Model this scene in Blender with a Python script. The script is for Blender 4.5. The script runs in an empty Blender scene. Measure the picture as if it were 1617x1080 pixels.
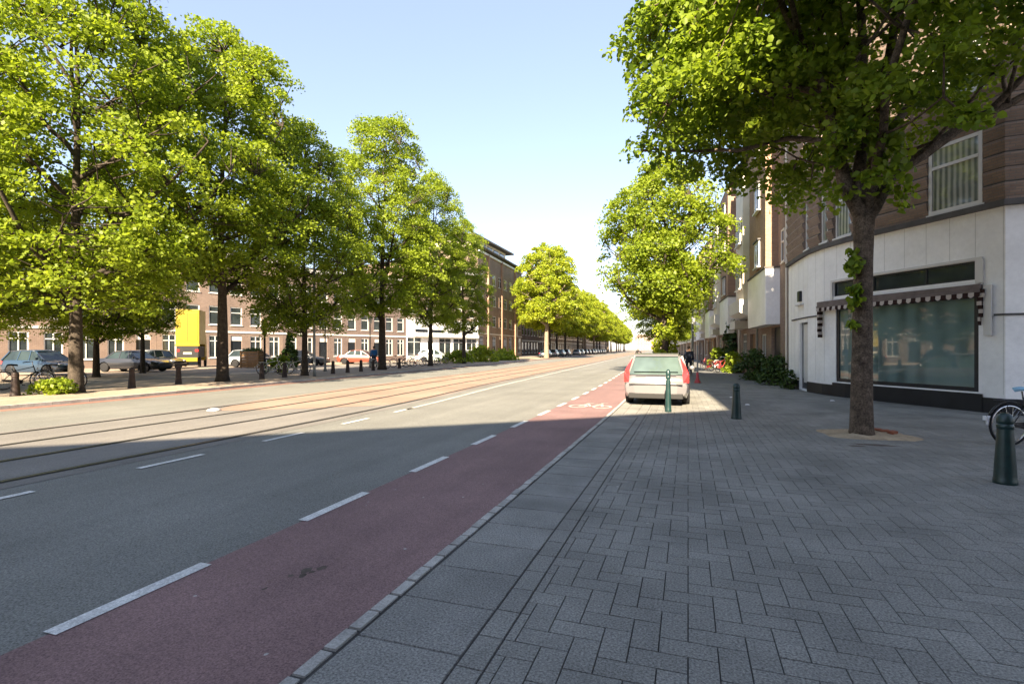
import bpy, math, random
import numpy as np
from mathutils import Vector, Matrix, noise

sc = bpy.context.scene
COL = sc.collection
R = math.radians

# ------------------------------------------------------------------ camera, sky, sun
T = math.atan(278/820)
cam_d = bpy.data.cameras.new('camera'); cam = bpy.data.objects.new('camera', cam_d); COL.objects.link(cam)
cam.location = (0, 0, 1.6); cam.rotation_euler = (R(90), 0, T)
cam_d.lens = 820/1617*36; cam_d.sensor_width = 36; cam_d.shift_y = 11/1617
cam_d.clip_start = 0.05; cam_d.clip_end = 3000
sc.camera = cam
SUN_EL = R(28); SX, SY = 0.07, -0.9975
w = bpy.data.worlds.new('World'); sc.world = w; w.use_nodes = True
nt = w.node_tree; bg = nt.nodes['Background']
sky = nt.nodes.new('ShaderNodeTexSky'); sky.sky_type = 'NISHITA'; sky.sun_disc = False
sky.sun_elevation = SUN_EL; sky.sun_rotation = math.atan2(SX, SY) % (2*math.pi)
sky.air_density = 1.0; sky.dust_density = 0.5; sky.ozone_density = 1.6
tint = nt.nodes.new('ShaderNodeMix'); tint.data_type = 'RGBA'; tint.blend_type = 'MULTIPLY'; tint.inputs[0].default_value = 1.0
tint.inputs[7].default_value = (1.10, 0.97, 0.95, 1)
nt.links.new(sky.outputs[0], tint.inputs[6]); 
even = nt.nodes.new('ShaderNodeMix'); even.data_type = 'RGBA'; even.inputs[0].default_value = 0.5
even.inputs[7].default_value = (1.48, 1.72, 2.30, 1)     # flat pale blue mixed in to even out the sky brightness
nt.links.new(tint.outputs[2], even.inputs[6]); nt.links.new(even.outputs[2], bg.inputs[0]); bg.inputs[1].default_value = 0.080
sun_d = bpy.data.lights.new('sun', 'SUN'); sun_d.energy = 5.0; sun_d.angle = R(0.5); sun_d.color = (1.0, 0.83, 0.61)
sun = bpy.data.objects.new('sun', sun_d); COL.objects.link(sun)
to_sun = Vector((SX*math.cos(SUN_EL), SY*math.cos(SUN_EL), math.sin(SUN_EL)))
sun.rotation_euler = (-to_sun).to_track_quat('-Z', 'Y').to_euler(); sun.location = (0, 0, 60)
sc.view_settings.view_transform = 'Standard'; sc.view_settings.look = 'None'
sc.view_settings.exposure = 2.45; sc.view_settings.gamma = 1.0
sc.cycles.max_bounces = 6; sc.cycles.diffuse_bounces = 3; sc.cycles.transparent_max_bounces = 8

# ------------------------------------------------------------------ helpers
ORG = {}
class MB:
    def __init__(s): s.v = []; s.f = []
    def add(s, vs, fs):
        n = len(s.v); s.v += [tuple(p) for p in vs]; s.f += [tuple(i+n for i in f) for f in fs]; return s
    def hexa(s, p):       # 8 corners: bottom 4 ccw, top 4 ccw
        return s.add(p, [(3,2,1,0),(4,5,6,7),(0,1,5,4),(1,2,6,5),(2,3,7,6),(3,0,4,7)])
    def box(s, x0,x1,y0,y1,z0,z1):
        return s.hexa([(x0,y0,z0),(x1,y0,z0),(x1,y1,z0),(x0,y1,z0),(x0,y0,z1),(x1,y0,z1),(x1,y1,z1),(x0,y1,z1)])
    def poly(s, pts, radii, n=6, cap=True):
        pts = [Vector(p) for p in pts]; base = len(s.v); prev = None
        for i, p in enumerate(pts):
            d = (pts[min(i+1,len(pts)-1)] - pts[max(i-1,0)])
            if d.length < 1e-9: d = Vector((0,0,1))
            d.normalize()
            if prev is None:
                a = d.orthogonal().normalized()
            else:
                a = (prev - d*prev.dot(d))
                a = a.normalized() if a.length > 1e-6 else d.orthogonal().normalized()
            prev = a; b = d.cross(a); r = radii[i] if hasattr(radii,'__len__') else radii
            for k in range(n):
                t = 2*math.pi*k/n
                s.v.append(tuple(p + (a*math.cos(t) + b*math.sin(t))*r))
        for i in range(len(pts)-1):
            for k in range(n):
                q = base+i*n; k2 = (k+1) % n
                s.f.append((q+k, q+k2, q+n+k2, q+n+k))
        if cap:
            s.f.append(tuple(base+k for k in reversed(range(n)))); s.f.append(tuple(base+(len(pts)-1)*n+k for k in range(n)))
        return s
    def lathe(s, prof, n=20, c=(0,0,0), axis='z', cap=True):
        base = len(s.v)
        for r, z in prof:
            for k in range(n):
                t = 2*math.pi*k/n; a, b = r*math.cos(t), r*math.sin(t)
                p = (a, b, z) if axis == 'z' else ((z, a, b) if axis == 'x' else (a, z, b))
                s.v.append((c[0]+p[0], c[1]+p[1], c[2]+p[2]))
        for i in range(len(prof)-1):
            for k in range(n):
                q = base+i*n; k2 = (k+1) % n
                s.f.append((q+k, q+k2, q+n+k2, q+n+k))
        if cap: s.f.append(tuple(base+k for k in reversed(range(n)))); s.f.append(tuple(base+(len(prof)-1)*n+k for k in range(n)))
        return s
    def bar(s, p0, p1, a, b, up=(0,0,1)):   # rectangular bar, a = width sideways, b = width along up
        p0, p1, up = Vector(p0), Vector(p1), Vector(up); d = (p1-p0).normalized(); sd = d.cross(up).normalized(); u = sd.cross(d)
        q = []
        for p in (p0, p1):
            q += [p - sd*a/2 - u*b/2, p + sd*a/2 - u*b/2, p + sd*a/2 + u*b/2, p - sd*a/2 + u*b/2]
        return s.hexa(q)
    def sphere(s, c, rx, ry, rz, n=12, m=8):
        prof = [(math.sin(math.pi*i/m), -math.cos(math.pi*i/m)) for i in range(m+1)]
        base = len(s.v)
        for r, z in prof:
            for k in range(n):
                t = 2*math.pi*k/n; s.v.append((c[0]+rx*r*math.cos(t), c[1]+ry*r*math.sin(t), c[2]+rz*z))
        for i in range(m):
            for k in range(n):
                q = base+i*n; k2 = (k+1) % n; s.f.append((q+k, q+k2, q+n+k2, q+n+k))
        return s
    def loft(s, secs, cap=True, close=True):
        n = len(secs[0]); base = len(s.v)
        for c in secs: s.v += [tuple(p) for p in c]
        for i in range(len(secs)-1):
            for k in range(n if close else n-1):
                q = base+i*n; k2 = (k+1) % n; s.f.append((q+k, q+k2, q+n+k2, q+n+k))
        if cap:
            s.f.append(tuple(base+k for k in reversed(range(n)))); s.f.append(tuple(base+(len(secs)-1)*n+k for k in range(n)))
        return s
    def build(s, name, mat, parent=None, loc=None, smooth=False, uv=False, kind=None, bevel=0):
        me = bpy.data.meshes.new(name)
        o = ORG.get(parent.name if parent else None, Vector((0,0,0))) if loc is None else Vector(loc)
        me.from_pydata([(x-o.x, y-o.y, z-o.z) for x, y, z in s.v], [], s.f)
        me.materials.append(mat)
        if smooth: me.polygons.foreach_set('use_smooth', [True]*len(me.polygons))
        if uv:
            ul = me.uv_layers.new(name='UVMap'); V = s.v
            for p in me.polygons:
                nn = p.normal
                if abs(nn.z) > 0.7: tx, ty = Vector((1,0,0)), Vector((0,1,0))
                else: tx = Vector((-nn.y, nn.x, 0)).normalized(); ty = Vector((0,0,1))
                for li in p.loop_indices:
                    c = Vector(V[me.loops[li].vertex_index]); ul.data[li].uv = (c.dot(tx), c.dot(ty))
        me.update()
        ob = bpy.data.objects.new(name, me); COL.objects.link(ob)
        if parent: ob.parent = parent
        elif loc is not None: ob.location = o
        ORG[ob.name] = o
        if kind: ob['kind'] = kind
        if bevel:
            m = ob.modifiers.new('bevel', 'BEVEL'); m.width = bevel; m.segments = 2; m.limit_method = 'ANGLE'
        return ob

def thing(name, label, cat, loc=(0,0,0), rz=0, group=None, world=False):
    o = bpy.data.objects.new(name, None); COL.objects.link(o); o.location = loc; o.rotation_euler = (0,0,rz)
    o.empty_display_size = 0.3
    o['label'] = label; o['category'] = cat
    if group: o['group'] = group
    ORG[o.name] = Vector(loc) if world else Vector((0,0,0))
    return o
def tag(o, label, cat, group=None):
    o['label'] = label; o['category'] = cat
    if group: o['group'] = group
    return o
def dup(root, loc, rz, label, scale=None, swap=None, group=None):
    r = root.copy(); COL.objects.link(r); r.location = loc; r.rotation_euler = (0,0,rz); r['label'] = label
    if group: r['group'] = group
    if scale: r.scale = scale
    def kids(src, dst):
        for ch in src.children:
            c = ch.copy(); COL.objects.link(c); c.parent = dst
            if swap and c.type == 'MESH' and c.data.materials and c.data.materials[0].name in swap:
                c.data = c.data.copy(); c.data.materials[0] = swap[c.data.materials[0].name]
            kids(ch, c)
    kids(root, r); return r
ORD = ['first','second','third','fourth','fifth','sixth','seventh','eighth','ninth','tenth','eleventh','twelfth','thirteenth','fourteenth','fifteenth','sixteenth','seventeenth','eighteenth']

# ------------------------------------------------------------------ materials
def newmat(name):
    m = bpy.data.materials.new(name); m.use_nodes = True; nt = m.node_tree
    return m, nt, nt.nodes['Principled BSDF']
def N(nt, t, **k):
    n = nt.nodes.new('ShaderNode'+t)
    for a, b in k.items(): setattr(n, a, b)
    return n
def mixc(nt, fac, a, b, mode='MIX'):
    n = N(nt, 'Mix', data_type='RGBA', blend_type=mode)
    for i, x in ((0, fac), (6, a), (7, b)):
        if hasattr(x, 'node'): nt.links.new(x, n.inputs[i])
        elif i == 0: n.inputs[0].default_value = x
        else: n.inputs[i].default_value = (*x, 1)
    return n.outputs[2]
def ramp(nt, src, stops):
    r = N(nt, 'ValToRGB'); cr = r.color_ramp
    while len(cr.elements) < len(stops): cr.elements.new(0.5)
    for e, (p, c) in zip(cr.elements, stops):
        e.position = p; e.color = (*c, 1) if len(c) == 3 else c
    nt.links.new(src, r.inputs[0]); return r.outputs[0]
def noisetex(nt, scale, detail=4, rough=0.55, vec=None, dist=0):
    n = N(nt, 'TexNoise'); n.inputs['Scale'].default_value = scale; n.inputs['Detail'].default_value = detail
    n.inputs['Roughness'].default_value = rough; n.inputs['Distortion'].default_value = dist
    if vec is None:
        tc = N(nt, 'TexCoord'); vec = tc.outputs['Object']
    nt.links.new(vec, n.inputs['Vector']); return n.outputs['Fac']
def bumpn(nt, bs, h, strength=0.3, dist=0.01):
    b = N(nt, 'Bump'); b.inputs['Strength'].default_value = strength; b.inputs['Distance'].default_value = dist
    nt.links.new(h, b.inputs['Height']); nt.links.new(b.outputs[0], bs.inputs['Normal'])
def mul(c, k): return tuple(x*k for x in c)
def surf(name, c, rough=0.8, spec=0.4, metal=0, big=0.25, bigs=0.6, fine=0.0, fines=60, bump=0.0, bumps=80, island=0.0, coat=0):
    m, nt, bs = newmat(name)
    bs.inputs['Roughness'].default_value = rough; bs.inputs['Specular IOR Level'].default_value = spec
    bs.inputs['Metallic'].default_value = metal; bs.inputs['Coat Weight'].default_value = coat
    bs.inputs['Coat Roughness'].default_value = 0.05
    col = None
    n1 = noisetex(nt, bigs, 5)
    col = ramp(nt, n1, [(0.3, mul(c, 1-big)), (0.7, mul(c, 1+big))])
    if fine:
        n2 = noisetex(nt, fines, 2, 0.7)
        f = ramp(nt, n2, [(0.3, (1-fine,)*3), (0.7, (1+fine,)*3)])
        col = mixc(nt, 1.0, col, f, 'MULTIPLY')
    if island:
        g = N(nt, 'NewGeometry'); f = ramp(nt, g.outputs['Random Per Island'], [(0, (1-island,)*3), (1, (1+island,)*3)])
        col = mixc(nt, 1.0, col, f, 'MULTIPLY')
    nt.links.new(col, bs.inputs['Base Color'])
    if bump: bumpn(nt, bs, noisetex(nt, bumps, 3, 0.6), bump, 0.01)
    return m
def brick(name, c1, c2, mortar, bw=0.22, rh=0.065, ms=0.01, rough=0.9, var=0.25):
    m, nt, bs = newmat(name)
    uv = N(nt, 'UVMap'); b = N(nt, 'TexBrick'); nt.links.new(uv.outputs[0], b.inputs['Vector'])
    b.inputs['Scale'].default_value = 1; b.inputs['Brick Width'].default_value = bw; b.inputs['Row Height'].default_value = rh
    b.inputs['Mortar Size'].default_value = ms; b.inputs['Mortar Smooth'].default_value = 0.3; b.inputs['Bias'].default_value = 0
    b.inputs['Color1'].default_value = (*c1, 1); b.inputs['Color2'].default_value = (*c2, 1); b.inputs['Mortar'].default_value = (*mortar, 1)
    n1 = noisetex(nt, 0.5, 6, 0.65); f = ramp(nt, n1, [(0.25, (1-var,)*3), (0.75, (1+var,)*3)])
    col = mixc(nt, 1.0, b.outputs[0], f, 'MULTIPLY'); nt.links.new(col, bs.inputs['Base Color'])
    bs.inputs['Roughness'].default_value = rough; bs.inputs['Specular IOR Level'].default_value = 0.25
    inv = N(nt, 'Math', operation='SUBTRACT'); inv.inputs[0].default_value = 1; nt.links.new(b.outputs['Fac'], inv.inputs[1])
    bumpn(nt, bs, inv.outputs[0], 0.5, 0.01); return m
def leafmat(name, dark, light, yellow, trans=0.35):
    m, nt, bs = newmat(name)
    g = N(nt, 'NewGeometry')
    c = ramp(nt, g.outputs['Random Per Island'], [(0, dark), (0.55, light), (1, yellow)])
    n1 = noisetex(nt, 0.55, 3)
    c = mixc(nt, ramp(nt, n1, [(0.42, (0,0,0)), (0.66, (0.75,)*3)]), c, yellow)
    nt.links.new(c, bs.inputs['Base Color']); bs.inputs['Roughness'].default_value = 0.5
    bs.inputs['Specular IOR Level'].default_value = 0.35
    tr = N(nt, 'BsdfTranslucent'); tc = mixc(nt, 1.0, c, (1.0, 1.0, 0.55), 'MULTIPLY'); nt.links.new(tc, tr.inputs[0])
    mx = N(nt, 'MixShader'); mx.inputs[0].default_value = trans
    nt.links.new(bs.outputs[0], mx.inputs[1]); nt.links.new(tr.outputs[0], mx.inputs[2])
    nt.links.new(mx.outputs[0], nt.nodes['Material Output'].inputs[0]); return m
def glass(name, c, rough=0.04, spec=0.6, wave=0, lace=None):
    m, nt, bs = newmat(name); bs.inputs['Roughness'].default_value = rough; bs.inputs['Specular IOR Level'].default_value = spec
    bs.inputs['Coat Weight'].default_value = 0.5; bs.inputs['Coat Roughness'].default_value = 0.02
    n1 = noisetex(nt, 0.9, 3, 0.5)
    col = ramp(nt, n1, [(0.35, mul(c, 0.6)), (0.65, mul(c, 1.35))])
    if lace:
        uv = N(nt, 'UVMap'); wv = N(nt, 'TexWave', wave_type='BANDS', bands_direction='X'); nt.links.new(uv.outputs[0], wv.inputs[0])
        wv.inputs['Scale'].default_value = wave; wv.inputs['Distortion'].default_value = 1.5; wv.inputs['Detail'].default_value = 2
        wv.inputs['Detail Scale'].default_value = 0.6
        col = mixc(nt, ramp(nt, wv.outputs['Fac'], [(0.1, (0.1,)*3), (0.9, (0.9,)*3)]), col, lace)
    nt.links.new(col, bs.inputs['Base Color']); return m

def wear(m, amt=0.10):
    nt = m.node_tree; bs = nt.nodes['Principled BSDF']; src = bs.inputs['Base Color'].links[0].from_socket
    tc = N(nt, 'TexCoord'); mp = N(nt, 'Mapping'); mp.inputs['Scale'].default_value = (1.6, 0.045, 1); nt.links.new(tc.outputs['Object'], mp.inputs[0])
    a = noisetex(nt, 1.0, 4, 0.6, mp.outputs[0])
    f = ramp(nt, a, [(0.3, (1-amt,)*3), (0.7, (1+amt,)*3)])
    mp2 = N(nt, 'Mapping'); mp2.inputs['Location'].default_value = (7,3,0); nt.links.new(tc.outputs['Object'], mp2.inputs[0])
    b = noisetex(nt, 2.6, 6, 0.75, mp2.outputs[0], 0.6)
    g = ramp(nt, b, [(0.30, (0.86,)*3), (0.42, (1,)*3), (0.66, (1,)*3), (0.74, (1.08,)*3)])
    c = mixc(nt, 1.0, mixc(nt, 1.0, src, f, 'MULTIPLY'), g, 'MULTIPLY'); nt.links.new(c, bs.inputs['Base Color'])
MAT = {}
A = MAT
A['asphalt'] = surf('asphalt', (0.168,0.168,0.150), 0.85, 0.3, big=0.14, bigs=0.45, fine=0.5, fines=75, bump=0.25, bumps=120)
A['redasphalt'] = surf('red_asphalt', (0.20,0.125,0.118), 0.85, 0.3, big=0.16, bigs=0.7, fine=0.45, fines=90, bump=0.25, bumps=120)
A['tram'] = surf('tram_bed', (0.27,0.19,0.145), 0.9, 0.2, big=0.18, bigs=0.5, fine=0.25, fines=40)
A['trambed'] = surf('tram_concrete', (0.17,0.16,0.145), 0.85, 0.3, big=0.15, bigs=0.5, fine=0.25, fines=50)
A['rail'] = surf('rail_groove', (0.035,0.033,0.032), 0.6, 0.4, big=0.2, bigs=2)
A['railsteel'] = surf('rail_steel', (0.20,0.185,0.17), 0.35, 0.5, metal=0.8, big=0.2, bigs=3)
A['paint'] = surf('road_paint', (0.58,0.58,0.55), 0.7, 0.3, big=0.14, bigs=7, fine=0.35, fines=70)
A['paintworn'] = surf('worn_road_paint', (0.42,0.40,0.36), 0.7, 0.3, big=0.2, bigs=3, fine=0.3, fines=30)
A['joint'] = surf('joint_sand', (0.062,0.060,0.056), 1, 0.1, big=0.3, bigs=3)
A['paver'] = surf('paver', (0.195,0.192,0.172), 0.85, 0.3, big=0.26, bigs=0.9, fine=0.55, fines=75, bump=0.4, bumps=120, island=0.08)
A['slab'] = surf('slab', (0.188,0.185,0.168), 0.8, 0.35, big=0.25, bigs=1.6, fine=0.6, fines=75, bump=0.25, bumps=150, island=0.10)
A['kerb'] = surf('kerb', (0.34,0.33,0.30), 0.8, 0.35, big=0.22, bigs=5, fine=0.25, fines=80, island=0.14)
A['beige'] = brick('beige_clinker', (0.36,0.29,0.22), (0.30,0.235,0.18), (0.22,0.19,0.15), 0.2, 0.1, 0.008)
A['ground'] = surf('ground', (0.26,0.23,0.19), 0.95, 0.2, big=0.2, bigs=0.2)
A['gutter'] = brick('gutter_clinker', (0.22,0.11,0.085), (0.27,0.14,0.10), (0.12,0.10,0.09), 0.2, 0.1, 0.008)
A['sand'] = surf('sand', (0.34,0.27,0.18), 1, 0.1, big=0.3, bigs=4, fine=0.3, fines=60, bump=0.8, bumps=20)
A['stain'] = surf('dark_soil', (0.105,0.085,0.07), 1, 0.1, big=0.3, bigs=8)
A['redbrick_loose'] = surf('loose_brick', (0.25,0.09,0.05), 0.9, 0.2, big=0.2, bigs=10)
A['bark'] = surf('bark', (0.095,0.072,0.052), 0.95, 0.2, big=0.5, bigs=9, fine=0.5, fines=34, bump=1.0, bumps=24)
A['barkdark'] = surf('dark_bark', (0.050,0.040,0.031), 0.95, 0.2, big=0.4, bigs=8, fine=0.4, fines=30, bump=1.0, bumps=20)
A['barkpale'] = surf('pale_bark', (0.19,0.15,0.11), 0.95, 0.2, big=0.3, bigs=4, fine=0.3, fines=20, bump=0.8, bumps=20)
A['leafL'] = leafmat('leaf_street', (0.14,0.21,0.020), (0.22,0.30,0.024), (0.30,0.37,0.028), 0.6)
A['leafR'] = leafmat('leaf_near', (0.09,0.16,0.018), (0.165,0.25,0.024), (0.27,0.35,0.03), 0.6)
A['leafY'] = leafmat('leaf_yellow', (0.17,0.24,0.018), (0.26,0.33,0.022), (0.37,0.41,0.026), 0.55)
A['leafG'] = leafmat('leaf_shrub', (0.022,0.055,0.014), (0.045,0.09,0.018), (0.09,0.14,0.03), 0.3)
A['twig'] = A['bark']
A['white'] = surf('white_render', (0.88,0.88,0.86), 0.55, 0.4, big=0.06, bigs=1.2, fine=0.04, fines=8)
A['whitejoint'] = surf('panel_joint_grey', (0.55,0.55,0.53), 0.7, 0.3, big=0.1)
A['cream'] = surf('cream_render', (0.72,0.66,0.55), 0.7, 0.3, big=0.08, bigs=1.0)
A['offwhite'] = surf('off_white_paint', (0.66,0.65,0.62), 0.45, 0.5, big=0.05, bigs=3)
A['navy'] = surf('navy_frame', (0.012,0.016,0.022), 0.35, 0.5, big=0.2, bigs=4)
A['plinth'] = surf('dark_plinth', (0.014,0.015,0.018), 0.5, 0.4, big=0.3, bigs=2, fine=0.2, fines=40)
A['joint_line'] = surf('dark_joint', (0.10,0.10,0.10), 0.9, 0.1, big=0.1)
A['cornice'] = surf('grey_cornice', (0.10,0.095,0.09), 0.8, 0.3, big=0.25, bigs=2)
A['brickdark'] = brick('purple_brown_brick', (0.30,0.22,0.17), (0.24,0.175,0.14), (0.2,0.18,0.16))
A['brickledge'] = surf('brick_ledge', (0.085,0.055,0.045), 0.9, 0.2, big=0.3, bigs=3)
A['brickwarm'] = brick('warm_brick', (0.36,0.21,0.13), (0.29,0.165,0.105), (0.24,0.2,0.16))
A['brickbrown'] = brick('brown_brick', (0.29,0.205,0.155), (0.23,0.16,0.12), (0.23,0.19,0.16))
A['brickpink'] = brick('pink_brick', (0.25,0.165,0.13), (0.20,0.13,0.105), (0.24,0.21,0.18))
A['brickpurple'] = brick('mauve_brick', (0.185,0.13,0.11), (0.145,0.10,0.085), (0.18,0.15,0.14))
A['roof'] = surf('dark_roof', (0.06,0.055,0.05), 0.9, 0.2, big=0.2)
A['pane'] = glass('window_pane', (0.035,0.045,0.048))
A['panelace'] = glass('curtained_pane', (0.10,0.12,0.11), lace=(0.42,0.43,0.38), wave=2.2)
A['paneshop'] = glass('shop_pane', (0.11,0.165,0.155), 0.03, 1.0, lace=(0.16,0.235,0.225), wave=0.55)
A['awning'] = surf('awning_casing', (0.16,0.13,0.12), 0.7, 0.3, big=0.2, bigs=5)
A['valdark'] = surf('valance_dark', (0.035,0.02,0.018), 0.9, 0.1)
A['vallight'] = surf('valance_light', (0.45,0.40,0.36), 0.9, 0.1)
A['bollard'] = surf('green_iron', (0.008,0.028,0.026), 0.35, 0.5, big=0.35, bigs=8, fine=0.15, fines=40, bump=0.12, bumps=60)
A['bollardold'] = surf('brown_iron', (0.03,0.018,0.014), 0.6, 0.4, big=0.3, bigs=8)
A['rubber'] = surf('rubber', (0.012,0.012,0.013), 0.8, 0.3)
A['black'] = surf('black_paint', (0.015,0.016,0.018), 0.3, 0.5)
A['chrome'] = surf('chrome', (0.6,0.6,0.62), 0.2, 0.5, metal=1, big=0.05)
A['rim'] = surf('wheel_rim', (0.45,0.45,0.46), 0.35, 0.5, metal=0.7, big=0.05)
A['silver'] = surf('silver_paint', (0.20,0.192,0.196), 0.28, 0.5, metal=0.35, big=0.04, coat=0.8)
A['carpaint'] = surf('car_paint', (0.03,0.045,0.07), 0.3, 0.5, big=0.04, coat=0.8)
for k, c in dict(carblue=(0.012,0.03,0.055), carred=(0.15,0.035,0.02), carwhite=(0.42,0.47,0.45), cargrey=(0.07,0.075,0.08), carblack=(0.012,0.013,0.016), carsilver=(0.20,0.22,0.24), carteal=(0.08,0.14,0.14)).items():
    A[k] = surf(k+'_paint', c, 0.3, 0.5, big=0.04, coat=0.8)
A['carglass'] = glass('car_glass', (0.02,0.03,0.03), 0.05, 0.4); A['carglass'].node_tree.nodes['Principled BSDF'].inputs['Coat Weight'].default_value = 0
A['volvoglass'] = glass('rear_glass', (0.07,0.10,0.095), 0.05, 0.7)
A['redlens'] = surf('red_lens', (0.55,0.03,0.03), 0.25, 0.6, big=0.05, coat=0.5)
A['whitelens'] = surf('clear_lens', (0.55,0.55,0.55), 0.2, 0.6, big=0.05)
A['trim'] = surf('black_trim', (0.02,0.02,0.02), 0.7, 0.3)
A['plate'] = surf('pale_plate', (0.5,0.46,0.33), 0.5, 0.4, big=0.05)
A['saddle'] = surf('light_blue_cover', (0.28,0.50,0.66), 0.6, 0.3, big=0.1, bigs=10)
A['plasticwhite'] = surf('white_plastic', (0.7,0.7,0.7), 0.4, 0.4, big=0.05)
A['redpaint'] = surf('red_paint', (0.42,0.05,0.05), 0.5, 0.4, big=0.1)
A['greypaint'] = surf('grey_pole_paint', (0.20,0.21,0.20), 0.5, 0.4, big=0.15, bigs=3)
A['yellowpaint'] = surf('yellow_paint', (0.24,0.175,0.005), 0.4, 0.5, big=0.06, bigs=2)
A['truckgrey'] = surf('truck_grey', (0.35,0.36,0.37), 0.5, 0.4)
A['lampglass'] = surf('lamp_glass', (0.65,0.62,0.55), 0.3, 0.5, big=0.03)
A['wood'] = surf('brown_wood', (0.20,0.11,0.045), 0.8, 0.3, big=0.25, bigs=5)
A['bluecloth'] = surf('blue_cloth', (0.02,0.12,0.34), 0.8, 0.2, big=0.2, bigs=6)
A['skin'] = surf('skin', (0.45,0.27,0.19), 0.6, 0.3, big=0.05)
A['jeans'] = surf('jeans', (0.03,0.04,0.07), 0.9, 0.2, big=0.2, bigs=10)
A['hair'] = surf('hair', (0.03,0.02,0.012), 0.7, 0.3)

wear(A['paint'], 0.12); wear(A['asphalt'], 0.11); wear(A['redasphalt'], 0.10); wear(A['trambed'], 0.12); wear(A['paver'], 0.06)
# ------------------------------------------------------------------ street geometry: everything bends gently left
def bend(Y):
    if Y < 10: return 0.0
    return 0.052*(Y-10)**2/40 if Y < 30 else 0.52 + 0.052*(Y-30)
def bx(X, Y):
    x = X - bend(Y)
    if X < -5:
        t = min(1, max(0, (Y-9)/16)); t = t*t*(3-2*t)
        x -= 0.7*t*min(1, (-5-X)/2)
    return x
def ysteps(y0, y1):
    ys = [y0]; y = y0
    while y < y1 - 1e-6:
        y += 2 if 0 <= y < 60 else 10
        ys.append(min(y, y1))
    return ys
def strip(name, x0, x1, y0, y1, z, mat, kind='structure', uv=True, taper=0):
    mb = MB(); ys = ysteps(y0, y1)
    for a, b in zip(ys, ys[1:]):
        mb.add([(bx(x0,a),a,z),(bx(x1,a),a,z),(bx(x1,b),b,z),(bx(x0,b),b,z)], [(0,1,2,3)])
    return mb.build(name, A[mat], kind=kind, uv=uv)
ZR = -0.03
MB().add([(-1500,-1500,-0.10),(1500,-1500,-0.10),(1500,1500,-0.10),(-1500,1500,-0.10)], [(0,1,2,3)]).build('ground', A['ground'], kind='structure')
strip('road', -17.45, -1.85, -30, 560, ZR, 'asphalt')
strip('bike_lane', -3.46, -1.87, -30, 560, ZR+0.004, 'redasphalt')
strip('tram_track_bed', -12.75, -7.55, -30, 560, ZR+0.004, 'trambed')
mb = MB(); ys = [10.4,10.9,11.6,13,15,18] + ysteps(20, 560)
for a, b in zip(ys, ys[1:]):
    def e(y): return -11.8 + (4.0*min(1, ((y-10.4)/3.0))**0.8 if y > 10.4 else 0.0)
    def l(y): return -11.8 - 0.95*min(1, max(0,(y-10.4))/2.0)
    mb.add([(bx(l(a),a),a,ZR+0.008),(bx(e(a),a),a,ZR+0.008),(bx(e(b),b),b,ZR+0.008),(bx(l(b),b),b,ZR+0.008)], [(0,1,2,3)])
mb.build('tram_lane_paving', A['tram'], kind='structure')
mb = MB(); mb.lathe([(0.0,0.0),(0.17,0.0),(0.15,0.03),(0.09,0.055),(0.0,0.06)], 14, (-11.85,10.45,ZR+0.009)); 
tag(mb.build('lane_marker', A['offwhite'], smooth=True), 'small white dome marker at the tip of the pink tram lane', 'road marker')
# rails
for i, X in enumerate((-7.95, -9.4, -10.95, -12.4)):
    strip('tram_rail_groove', X-0.07, X+0.07, -30, 560, ZR+0.012, 'rail')
    strip('tram_rail', X-0.015, X+0.035, -30, 560, ZR+0.016, 'railsteel')
# markings
mb = MB()
def quad_mark(mb, x0, x1, y0, y1, z):
    mb.add([(bx(x0,y0),y0,z),(bx(x1,y0),y0,z),(bx(x1,y1),y1,z),(bx(x0,y1),y1,z)], [(0,1,2,3)])
y = -0.1
while y < 90:
    quad_mark(mb, -3.51, -3.40, y, y+1.02, ZR+0.009); y += 2.06
mb.build('bike_lane_dashes', A['paint'], kind='structure')
mb = MB(); y = 0.6
while y < 12:
    quad_mark(mb, -7.14, -7.03, y+0.06, y+1.06, ZR+0.009); y += 2.2
mb.build('centre_dashes', A['paint'], kind='structure')
mb = MB()
ys = ysteps(12.3, 400)
for a, b in zip(ys, ys[1:]): quad_mark(mb, -7.16, -7.02, a, b, ZR+0.009)
mb.build('centre_line', A['paintworn'], kind='structure')
# bicycle pictogram on the bike lane
mb = MB(); cx, cy, z = -2.62, 14.6, ZR+0.010
def ringflat(mb, x, y, r0, r1, z, sy=1.0, n=20):
    for k in range(n):
        a, b = 2*math.pi*k/n, 2*math.pi*(k+1)/n
        mb.add([(x+r0*math.cos(a), y+sy*r0*math.sin(a), z),(x+r1*math.cos(a), y+sy*r1*math.sin(a), z),(x+r1*math.cos(b), y+sy*r1*math.sin(b), z),(x+r0*math.cos(b), y+sy*r0*math.sin(b), z)], [(0,1,2,3)])
def lineflat(mb, p, q, wd, z):
    d = Vector((q[0]-p[0], q[1]-p[1])); d.normalize(); n = Vector((-d.y, d.x))*wd/2
    mb.add([(p[0]+n.x,p[1]+n.y,z),(p[0]-n.x,p[1]-n.y,z),(q[0]-n.x,q[1]-n.y,z),(q[0]+n.x,q[1]+n.y,z)], [(0,1,2,3)])
for s in (-1, 1): ringflat(mb, cx+0.34*s, cy, 0.2, 0.27, z, 1.5)
for p, q in (((-0.34,0),(-0.14,0.75)),((-0.14,0.75),(0.22,0.75)),((0.22,0.75),(0.34,0)),((-0.14,0.55),(0.02,0)),((0.02,0),(-0.34,0)),((0.02,0),(0.24,0.7)),((0.22,0.75),(0.2,0.98)),((0.2,0.98),(0.36,0.98)),((-0.26,0.85),(-0.04,0.85))):
    lineflat(mb, (cx+p[0], cy+p[1]), (cx+q[0], cy+q[1]), 0.07, z+0.001)
mb.build('bicycle_marking', A['paintworn'], kind='structure')
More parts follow.
